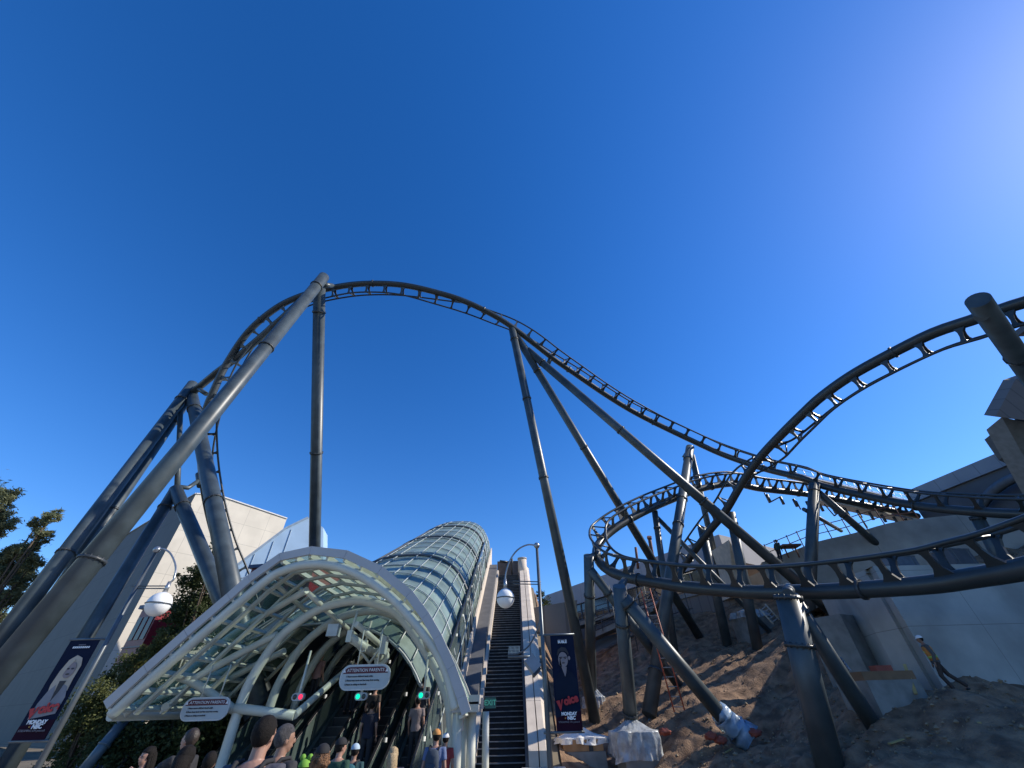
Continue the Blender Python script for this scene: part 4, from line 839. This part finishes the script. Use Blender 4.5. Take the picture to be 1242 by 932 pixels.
for v in b.v: v += Vector((noise.noise(v*3), noise.noise(v*3+Vector((5, 0, 0))), noise.noise(v*3+Vector((0, 7, 0)))))*.14
tag(b.build('plastic_wrap', PLBL), 'blue tinted plastic wrapped round the foot of the long diagonal strut', 'plastic wrap')
for x, y, d, l in ((862, 893, 15.2, 'left orange foam pad beside the wrapped strut foot'), (874, 898, 15.1, 'middle orange foam pad beside the wrapped strut foot'), (916, 889, 15.1, 'right orange foam pad beside the wrapped strut foot'), (806, 888, 16.6, 'orange foam pad beside the draped footing')):
    b = MB(); b.ball(P(x, y, d), .20, 18, 12, (1.2, .8, .6), disp=.6); tag(b.build('foam_pad', ORG), l, 'foam pad')
p, ax, t = footing(908, 744, 27, 1.9, 1.7, 2.6, 'wrapped concrete footing high on the dirt slope', .3); drape(p, ax, 2.0, 1.8, .4, 'torn white sheet on top of the high footing', seed=8, peak=.25)
p, ax, t = footing(1010, 750, 17.6, 1.8, 1.6, 3.2, 'tall pale concrete footing against the lower retaining wall', .5)
p, ax, t = footing(1062, 826, 13.4, 1.9, 1.4, 1.2, 'low concrete footing with plywood form in front of the worker', .1)
o = thing('plywood_form', p, 'shade-darkened brown plywood form on the low footing near the worker', 'formwork'); b = MB(); b.box(p+Vector((0, 0, .12)), (1.9, 1.3, .24), ax); b.build('boards', mat('plywood_shaded', (.22, .13, .07), .8), o)  # darker copy of the plywood, shade put into its base colour
b = MB(); b.box(p+Vector((.25, -.2, .33)), (.6, .3, .16), ax); tag(b.build('orange_case', ORG), 'orange case lying on the plywood form near the worker', 'case')
b = MB(); b.bar(P(1097, 806, 13.4), P(1111, 842, 12.6), .09, .04); tag(b.build('timber_stake', mat('stake_yellow', (.40, .30, .12), .8)), 'yellowish timber stake leaning beside the worker', 'stake')
def ladder(l0, l1, r0, r1, n, m, label, r=.035):
    t = thing('ladder', l1, label, 'ladder')
    for a, c in ((l0, l1), (r0, r1)): b = MB(); b.tube([a, c], r, 8); b.build('rail', m, t)
    for i in range(n): f = (i+.5)/n; b = MB(); b.tube([l0.lerp(l1, f), r0.lerp(r1, f)], r*.7, 6); b.build('rung', mat('rung_grey', (.3, .28, .26), .5), t)
ORL = mat('orange_fibreglass', (.42, .09, .05), .5)
ladder(P(777, 714, 22), P(818, 864, 18.5), P(788, 714, 22), P(831, 864, 18.3), 14, ORL, 'tall orange ladder leaning behind the long diagonal strut')
ladder(P(921, 739, 26), P(938, 757, 25), P(928, 733, 26.5), P(945, 752, 25.5), 5, mat('pale_timber', (.55, .45, .33), .8), 'pale short timber ladder lying beside the high footing', .05)
ladder(P(1008, 800, 15.5), P(1020, 815, 14.8), P(1020, 798, 15.8), P(1032, 814, 15), 5, GALV, 'short grey ladder lying below the tall footing', .03)
rn = random.Random(4)
for x, y, lb_ in ((880, 915, 'pale scrap board lying left of the nearest thick column'), (1080, 905, 'scrap board lying below the foot of the slanted strut'), (1190, 880, 'scrap board lying on the dirt below the worker')):
    p = DT(x, y); a = rn.uniform(0, 3)
    b = MB(); b.bar(p+Vector((0, 0, .05)), p+Vector((cos(a)*.6, sin(a)*.6, .12)), .09, .03); tag(b.build('scrap_board', MATS['stake_yellow']), lb_, 'board')
sc = thing('scaffold', P(800, 720, 31), 'dark scaffold frame of thin tubes standing behind the orange ladder', 'scaffold')
for x in (748, 768, 790, 812, 836): b = MB(); q = P(x, 765-(x-748)*.28, 30); b.tube([q-Vector((0, 0, 2)), q+Vector((0, 0, 3.2))], .035, 6); b.build('upright', RAILM, sc)
for k in range(3): b = MB(); b.tube([P(745, 765-k*22, 30), P(840, 738-k*22, 30)], .03, 6); b.build('ledger', RAILM, sc)
for x in (748, 790): b = MB(); b.tube([P(x, 762, 30), P(x+40, 700, 30)], .025, 6); b.build('brace', GALV, sc)
b = MB(); q = P(957, 663, 29.3); b.box(q, (1.4, .9, .12)); b.tube([q-Vector((.4, 0, 0)), q-Vector((.4, 0, .8))], .05, 6); b.tube([q-Vector((-.4, 0, 0)), q-Vector((-.4, 0, .8))], .05, 6); tag(b.build('work_table', MATS['rusty_rail']), 'small brown work table on the curved wall beside the standing worker', 'table')
# ------------------------------------------------------------------ people
def cloth(name, col, **k): return mat(name, col, .85, **k)
SK1 = mat('skin_light', (.34, .19, .135), .5, var=.08); SK2 = mat('skin_tan', (.27, .15, .10), .5, var=.08); HAIRD = mat('hair_dark', (.010, .008, .007), .75, var=.3, scale=60, bump=.4, bscale=160, spec=.2); HAIRB = mat('hair_blonde', (.42, .30, .16), .55, var=.3, scale=40, bump=.6, bscale=90); HAIRC = mat('hair_curly_brown', (.22, .11, .05), .7, var=.4, scale=30, bump=1, bscale=60); HAIRG = mat('hair_greying', (.06, .055, .055), .6, var=.5, scale=60, bump=.6)
def remesh(mb, vox, name, m, parent, smooth=3, factor=.6):
    me = bpy.data.meshes.new('tmp'); me.from_pydata(mb.v, [], mb.f); o = bpy.data.objects.new('tmp', me); COL.objects.link(o)
    md = o.modifiers.new('r', 'REMESH'); md.mode = 'VOXEL'; md.voxel_size = vox; md.use_smooth_shade = True
    if smooth: s = o.modifiers.new('s', 'SMOOTH'); s.iterations = smooth; s.factor = factor
    dg = bpy.context.evaluated_depsgraph_get(); r = bpy.data.meshes.new_from_object(o.evaluated_get(dg)); bpy.data.objects.remove(o)
    off = OFF.get(parent, Vector((0, 0, 0)))
    r.transform(Matrix.Translation(-off)); r.name = name; r.materials.clear(); r.materials.append(m)
    ob = bpy.data.objects.new(name, r); COL.objects.link(ob); ob.parent = parent; OFF[ob] = off; return ob
def loft(b, rings, M, n=16):
    vs = []
    for (x, y, z, rx, ry) in rings:
        for k in range(n): a = 2*pi*k/n; vs.append(M @ Vector((x+rx*cos(a), y+ry*sin(a), z)))
    fs = [(j*n+k, j*n+(k+1) % n, (j+1)*n+(k+1) % n, (j+1)*n+k) for j in range(len(rings)-1) for k in range(n)]
    fs += [tuple(range(n))[::-1], tuple((len(rings)-1)*n+k for k in range(n))]
    b.add(vs, fs, True)
def person(head, label, h=1.74, yaw=0, shirt=(.1, .1, .12), pants=(.04, .045, .06), skin=SK1, hair='short', hairm=None, hat=None, vox=.011, arms=None, legs=None, turn=0, sleeves='short', lean=0, group=None, feet=None):
    """head = point of the crown of the head; the feet are put h below it"""
    base = Vector((head.x, head.y, head.z-h)) if feet is None else feet
    t = thing('person', base, label, 'person', group); S = h/1.74
    M = Matrix.Translation(base) @ Matrix.Rotation(yaw, 4, 'Z') @ Matrix.Rotation(-lean, 4, 'X') @ Matrix.Scale(S, 4)
    def w(*p): return M @ Vector(p)
    arms = arms or {}; legs = legs or {}
    sh = {s: Vector((s*.185, 0, 1.41)) for s in (-1, 1)}
    el = {s: Vector(arms.get(('e', s), (s*.245, -.03, 1.12))) for s in (-1, 1)}
    wr = {s: Vector(arms.get(('w', s), (s*.24, .09, .88))) for s in (-1, 1)}
    hp = {s: Vector((s*.095, 0, .90)) for s in (-1, 1)}
    kn = {s: Vector(legs.get(('k', s), (s*.105, .02, .49))) for s in (-1, 1)}
    an = {s: Vector(legs.get(('a', s), (s*.11, -.02, .08))) for s in (-1, 1)}
    def limb(b, pts, rs, infl=0): b.tube([M @ p for p in pts], [(r+infl)*S for r in rs], 12)
    def torso(b, infl=0, lo=.86, hi=1.47):
        R_ = [(.86, .165, .115), (.95, .16, .115), (1.06, .145, .105), (1.18, .16, .115), (1.30, .185, .125), (1.39, .19, .115), (1.435, .15, .095), (1.47, .075, .07)]
        loft(b, [(0, 0, z, rx+infl, ry+infl) for z, rx, ry in R_ if lo <= z <= hi], M)
    b = MB(); torso(b)
    limb(b, [Vector((0, -.005, 1.40)), Vector((0, 0, 1.48)), Vector((0, .012, 1.56))], [.07, .058, .056])
    HM = M @ Matrix.Translation((0, .01, 1.52)) @ Matrix.Rotation(turn, 4, 'Z')
    def hb(c, r, sc, seg=16):
        o = MB(); o.ball((0, 0, 0), r, seg, 12, sc); b.add([HM @ (v+Vector(c)) for v in o.v], o.f, True)
    hb((0, .0, .115), .098, (.80, 1.0, 1.05)); hb((0, .03, .055), .07, (.82, .95, 1.0)); hb((0, .055, .015), .035, (1, .9, .8))
    hb((0, .107, .085), .016, (.8, 1.1, 1.6)); hb((0, .113, .070), .013, (1.2, 1, .8)); hb((0, .096, .038), .018, (1.4, .6, .5))
    for s in (-1, 1): hb((s*.079, .0, .085), .024, (.35, .8, 1.3)); hb((s*.034, .088, .112), .012, (1.6, .6, .6))
    for s in (-1, 1):
        limb(b, [Vector((s*.12, 0, 1.39)), sh[s], el[s], wr[s]], [.06, .055, .040, .027])
        d = (wr[s]-el[s]).normalized(); X = d.orthogonal().normalized(); Y_ = d.cross(X)
        pc = wr[s]+d*.05; limb(b, [wr[s], pc, wr[s]+d*.09], [.024, .034, .030])
        for k in range(4):
            o_ = Y_*(-.027+.018*k); a0 = wr[s]+d*.08+o_; Lf = (.060, .070, .066, .050)[k]
            limb(b, [a0, a0+d*Lf*.55+X*.004, a0+d*Lf+X*.022], [.0105, .0095, .008])
        limb(b, [wr[s]+d*.03-Y_*.02, wr[s]+d*.06-Y_*.05, wr[s]+d*.09-Y_*.058+X*.01], [.013, .0115, .009])
        limb(b, [hp[s], kn[s], an[s]], [.085, .055, .038]); limb(b, [an[s], an[s]+Vector((0, .05, -.03)), an[s]+Vector((0, .14, -.045))], [.04, .04, .03])
    remesh(b, vox, 'body', skin, t, 2, .5)
    # clothes
    b = MB(); torso(b, .016, .86, 1.44); L_ = 1.0 if sleeves == 'long' else .62
    for s in (-1, 1):
        e_ = sh[s].lerp(el[s], L_ if sleeves != 'long' else 1); pts = [Vector((s*.10, 0, 1.385)), sh[s], e_]; rs = [.065, .064, .055]
        if sleeves == 'long': pts.append(wr[s].lerp(el[s], .06)); rs.append(.036)
        limb(b, pts, rs, .009)
    o = remesh(b, .014, 'shirt', cloth('cloth_%02d_%02d_%02d' % tuple(int(c*99) for c in shirt), shirt, bump=.2, scale=6), t, 3)
    b = MB(); torso(b, .006, .86, .96)
    for s in (-1, 1): limb(b, [hp[s], kn[s], an[s]+Vector((0, 0, .02))], [.09, .068, .058], .008)
    remesh(b, .016, 'trousers', cloth('cloth_%02d_%02d_%02d' % tuple(int(c*99) for c in pants), pants, bump=.2, scale=6), t, 3)
    b = MB()
    for s in (-1, 1): b.ball(w(*(an[s]+Vector((0, .06, -.045)))), .075*S, 12, 8, (.7, 1.9*abs(cos(yaw))+.7*abs(sin(yaw)), .55))
    b.build('shoes', DARK, t)
    b = MB()
    for s in (-1, 1):
        o_ = MB(); o_.ball((0, 0, 0), .0085, 8, 6); b.add([HM @ (v+Vector((s*.033, .093, .108))) for v in o_.v], o_.f, True)
    b.build('eyes', DARK, t)
    def hshell(c, r, sc, disp=.05, m=None, name='hair', cut=None, extra=()):
        o_ = MB(); o_.ball((0, 0, 0), r, 30, 22, sc)
        vs = []
        for v in o_.v:
            v = v*(1+disp*noise.noise(v*28)+.05*noise.noise(v*75))+Vector(c)
            if cut: v = cut(v)
            vs.append(HM @ v)
        q = MB(); q.add(vs, o_.f, True)
        for e in extra: q.tube([HM @ Vector(p) for p in e[0]], [x*S for x in e[1]], 12)
        if disp > .1:
            for v in q.v: v += Vector((noise.noise(v*22), noise.noise(v*22+Vector((3, 0, 0))), noise.noise(v*22+Vector((0, 3, 0)))))*.03
        return q.build(name, m, t)
    hm = hairm or HAIRD
    def cutf(v):
        if v.y > .03 and v.z < .15: v = Vector((v.x*.9, .03+(v.y-.03)*.25, v.z))
        if v.z < .06: v.y = min(v.y, -.02)
        return v
    if hair == 'short': hshell((0, -.010, .125), .106, (.82, .98, 1.0), .03, hm, cut=cutf)
    elif hair == 'long':
        hshell((0, -.012, .12), .112, (.88, 1.0, 1.0), .08, hm, cut=cutf, extra=[(((0, -.06, .13), (0, -.085, .02), (0, -.10, -.12), (0, -.10, -.22)), (.08, .09, .085, .04)), (((.06, -.03, .1), (.07, -.03, -.03), (.075, -.04, -.15)), (.03, .035, .02)), (((-.06, -.03, .1), (-.07, -.03, -.03), (-.075, -.04, -.15)), (.03, .035, .02))])
        q = MB(); rq = random.Random(3)
        for k_ in range(46):
            a_ = R(200+140*k_/45)+rq.uniform(-.05, .05); r0 = .085+.012*rq.random(); zz = rq.uniform(-.26, -.14)
            q.tube([HM @ Vector(p_) for p_ in ((cos(a_)*.05, sin(a_)*.06-.01, .215), (cos(a_)*r0, sin(a_)*(r0+.02)-.01, .12), (cos(a_)*r0*1.05, sin(a_)*(r0+.028)-.015, .0), (cos(a_)*r0*.9, sin(a_)*(r0+.03)-.02+rq.uniform(-.01, .01), zz*.6), (cos(a_)*r0*.8, sin(a_)*(r0+.03)-.02, zz))], [.008, .012, .012, .010, .004], 6)
        q.build('strands', hm, t)
    elif hair == 'curly': hshell((0, -.03, .05), .13, (1.0, .85, .85), .35, hm, cut=cutf)
    elif hair == 'ponytail': hshell((0, -.012, .125), .108, (.86, 1.0, .95), .06, hm, cut=cutf, extra=[(((0, -.09, .14), (0, -.13, .06), (0, -.12, -.08)), (.03, .035, .012))])
    if hat:
        col, style = hat; m = cloth('hat_%02d_%02d_%02d' % tuple(int(c*99) for c in col), col)
        o_ = MB(); o_.ball((0, 0, 0), .112, 24, 10, (.88, 1.0, .92), z0=.0); q = MB(); q.add([HM @ (v+Vector((0, -.008, .14))) for v in o_.v], o_.f, True)
        if style == 'cap': q.prism([HM @ Vector((.075*cos(a), .07+.10*sin(a), .148)) for a in [pi*i/10 for i in range(11)]], (0, 0, .008))
        if style == 'helmet': q.prism([HM @ Vector((.115*cos(a), .01+.14*sin(a), .138)) for a in [2*pi*i/18 for i in range(18)]], (0, 0, .008))
        if style == 'frog':
            for s in (-1, 1):
                o_ = MB(); o_.ball((0, 0, 0), .045, 12, 8); q.add([HM @ (v+Vector((s*.06, 0, .25))) for v in o_.v], o_.f, True)
        q.build('hat', m, t)
    t['_'] = 0; del t['_']
    return t, M
def backpack(M, label, col, S=1):
    t = thing('backpack', M @ Vector((0, -.2, 1.2)), label, 'backpack'); b = MB()
    loft(b, [(0, -.21, 1.0, .13, .06), (0, -.22, 1.05, .16, .09), (0, -.22, 1.3, .15, .09), (0, -.20, 1.40, .12, .06), (0, -.19, 1.43, .05, .03)], M); b.build('bag', cloth('bag_%02d_%02d_%02d' % tuple(int(c*99) for c in col), col, bump=.2), t)
    b = MB()
    for s in (-1, 1): b.tube([M @ Vector(p) for p in ((s*.10, -.16, 1.40), (s*.115, -.08, 1.468), (s*.12, .03, 1.47), (s*.125, .125, 1.38), (s*.13, .135, 1.2), (s*.15, .02, 1.05), (s*.13, -.15, 1.04))], .018, 8)
    b.build('strap', cloth('strap_black', (.015, .015, .018)), t)
    b = MB(); loft(b, [(0, -.305, 1.06, .10, .02), (0, -.315, 1.12, .11, .025), (0, -.31, 1.2, .10, .02)], M); b.build('pocket', cloth('bag_%02d_%02d_%02d' % tuple(int(c*99) for c in col), col), t)
def hd(px, py, d, target=None): return P(px, py, d)
def stand(px, py, d, h):
    """crown at this pixel, moved along the line of sight until the feet meet the ground"""
    q = P(px, py, d); return q
t_, M1 = person(hd(326, 869, 3.35), 'man seen close from behind with short dark hair and grey t-shirt', 1.80, 0, (.065, .065, .085), (.03, .035, .05), SK1, 'short', vox=.008, turn=-.12); backpack(M1, 'black backpack on the close man in the grey t-shirt', (.012, .012, .014))
t_, M2 = person(hd(349, 879, 4.3), 'grey haired man with a white and black backpack beside the close man', 1.74, -.35, (.03, .03, .035), (.03, .03, .04), SK2, 'short', HAIRG, turn=-.5, vox=.009); backpack(M2, 'white and black backpack on the grey haired man', (.5, .5, .5))
person(hd(236, 884, 5.6), 'man in profile stretching out his arm to the left under the canopy', 1.76, 1.45, (.02, .02, .022), (.03, .03, .04), SK1, 'short', mat('hair_brown', (.03, .02, .015), .6, bump=.5), arms={('e', -1): (-.24, .20, 1.30), ('w', -1): (-.2, .46, 1.32)}, vox=.009)
person(hd(184, 906, 6.2), 'person with dark hair and sunglasses looking back toward the camera', 1.58, 2.7, (.10, .085, .075), (.03, .03, .04), SK1, 'long', vox=.009)
person(hd(230, 905, 4.4), 'person with straight long dark hair seen from behind below the pointing man', 1.62, .2, (.02, .02, .022), (.03, .03, .04), SK1, 'long', vox=.009)
person(hd(258, 912, 5.2), 'person in a dim grey top behind the nearer leaning white leg', 1.60, .3, (.05, .05, .05), (.03, .03, .04), SK2, 'short', vox=.012)
person(hd(393, 904, 5.2), 'person in a black cap with curly brown hair seen from behind', 1.64, .1, (.05, .03, .03), (.03, .03, .04), SK1, 'curly', HAIRC, hat=((.012, .012, .014), 'plain'), vox=.009)
person(hd(371, 922, 5.4), 'person wearing a lime green plush hat with two round knobs', 1.48, 0, (.3, .3, .3), (.03, .03, .04), SK1, 'short', hat=((.16, .34, .04), 'frog'), vox=.012)
person(hd(415, 896, 7.0), 'person in a dark green shirt and dark cap before the escalators', 1.68, -.3, (.012, .055, .035), (.03, .03, .04), SK1, 'short', hat=((.015, .015, .02), 'cap'), turn=-.4)
t_, M3 = person(hd(432, 903, 7.6), 'child in a pale blue cap with a teal backpack', 1.50, 0, (.02, .07, .08), (.03, .03, .04), SK2, 'short', hat=((.35, .45, .52), 'plain')); backpack(M3, 'teal backpack with pink pocket on the child in the pale cap', (.02, .10, .12))
person(hd(478, 906.5, 7.0), 'person with long blonde hair and a navy top before the dark escalator', 1.60, .15, (.018, .018, .04), (.03, .03, .04), SK1, 'long', HAIRB)
t_, M4 = person(hd(530, 885.5, 8.8), 'man in a blue shirt and orange cap walking to the right escalator', 1.72, -.1, (.12, .16, .28), (.05, .05, .06), SK1, 'short', hat=((.50, .22, .06), 'cap'), vox=.012, turn=.3); backpack(M4, 'slate backpack on the man in the orange cap', (.035, .05, .07))
person(hd(541, 890, 10), 'person in a red top and white cap next to the white columns', 1.6, -.2, (.25, .03, .03), (.02, .02, .03), SK2, 'short', hat=((.6, .6, .6), 'cap'))
def on_esc(px, py, d, h, label, shirt, **k):
    q = P(px, py, d); fz = ze(q.y)+.15; f = Vector((q.x, q.y, fz)); person(q, label, h, 0, shirt, (.03, .03, .04), feet=f, group='people riding the escalators', vox=.016, **k)
def esc_at(px, py, x, h):
    """a rider standing on the escalator whose centre line is at x, crown near this pixel row"""
    best = min((abs((lambda v: (v-CAM).dot(UP)/(v-CAM).dot(FWD)*-F+CY)(Vector((x, y/10, ze(y/10)+.15+h)))-py), y/10) for y in range(150, 385)); return Vector((x, best[1], ze(best[1])+.15))
for px, py, x, h, label, sh_, hm_ in ((457, 798, -6.4, 1.7, 'rider in a white and pale blue top above the hanging sign, left one', (.5, .55, .6), HAIRD), (470, 800, -6.05, 1.7, 'rider in a pale shirt above the hanging sign, right one', (.45, .5, .52), HAIRD), (497, 852, -4.75, 1.75, 'rider in a navy shirt low on the dark escalator', (.01, .015, .035), HAIRD), (538, 822, -3.4, 1.7, 'rider in a dark top high on the right escalator', (.03, .03, .035), HAIRD), (540, 846, -3.35, 1.65, 'rider in a white shirt with red stripe on the right escalator', (.20, .16, .16), HAIRD), (402, 792, -8.0, 1.7, 'rider in a pink top on the leftmost escalator', (.4, .22, .2), HAIRD), (452, 830, -5.0, 1.7, 'rider in a brown top far up the dark middle escalator', (.04, .03, .025), HAIRD)):
    f = esc_at(px, py, x, h); person(f+Vector((0, 0, h)), label, h, random.uniform(-.3, .3), sh_, (.03, .03, .04), feet=f, group='people riding the escalators', vox=.016, hairm=hm_)
# workers
wk = PT(1168, 838); wb = P(1160, 838, 12.6)
wh = P(1117, 780, 12.4)
bz = dz(wb.x, wb.y)
t_, MW = person(wb, 'worker in white helmet and orange and yellow vest leaning on the slope', 1.58, 1.05, (.09, .09, .09), (.05, .035, .03), SK2, 'short', hat=((.75, .75, .75), 'helmet'), feet=Vector((wb.x, wb.y, bz)), legs={('k', 1): (.11, -.12, .5), ('a', 1): (.11, -.42, .10), ('k', -1): (-.11, .14, .5), ('a', -1): (-.11, .05, .08)}, lean=.10, sleeves='long')
vb = MB(); loft(vb, [(0, 0, z, rx+.026, ry+.03) for z, rx, ry in ((.95, .16, .115), (1.06, .145, .105), (1.18, .16, .115), (1.30, .185, .125), (1.39, .17, .115))], MW)
ve = vb.build('safety_vest', mat('vest_orange', (.55, .22, .05), .7), t_); vb = MB()
for z in (1.02, 1.2): loft(vb, [(0, 0, z, .188, .148), (0, 0, z+.06, .192, .152)], MW)
vb.build('vest_stripe', mat('vest_lime', (.45, .6, .1), .5), t_)
q = P(936, 652, 29.6); f = Vector((q.x, q.y+.2, q.z-1.7)); person(q, 'worker in dark clothes bending on top of the curved wall', 1.7, -1.2, (.015, .04, .03), (.02, .02, .025), SK2, 'short', hat=((.04, .05, .04), 'helmet'), feet=f, lean=.3, sleeves='long', vox=.016)
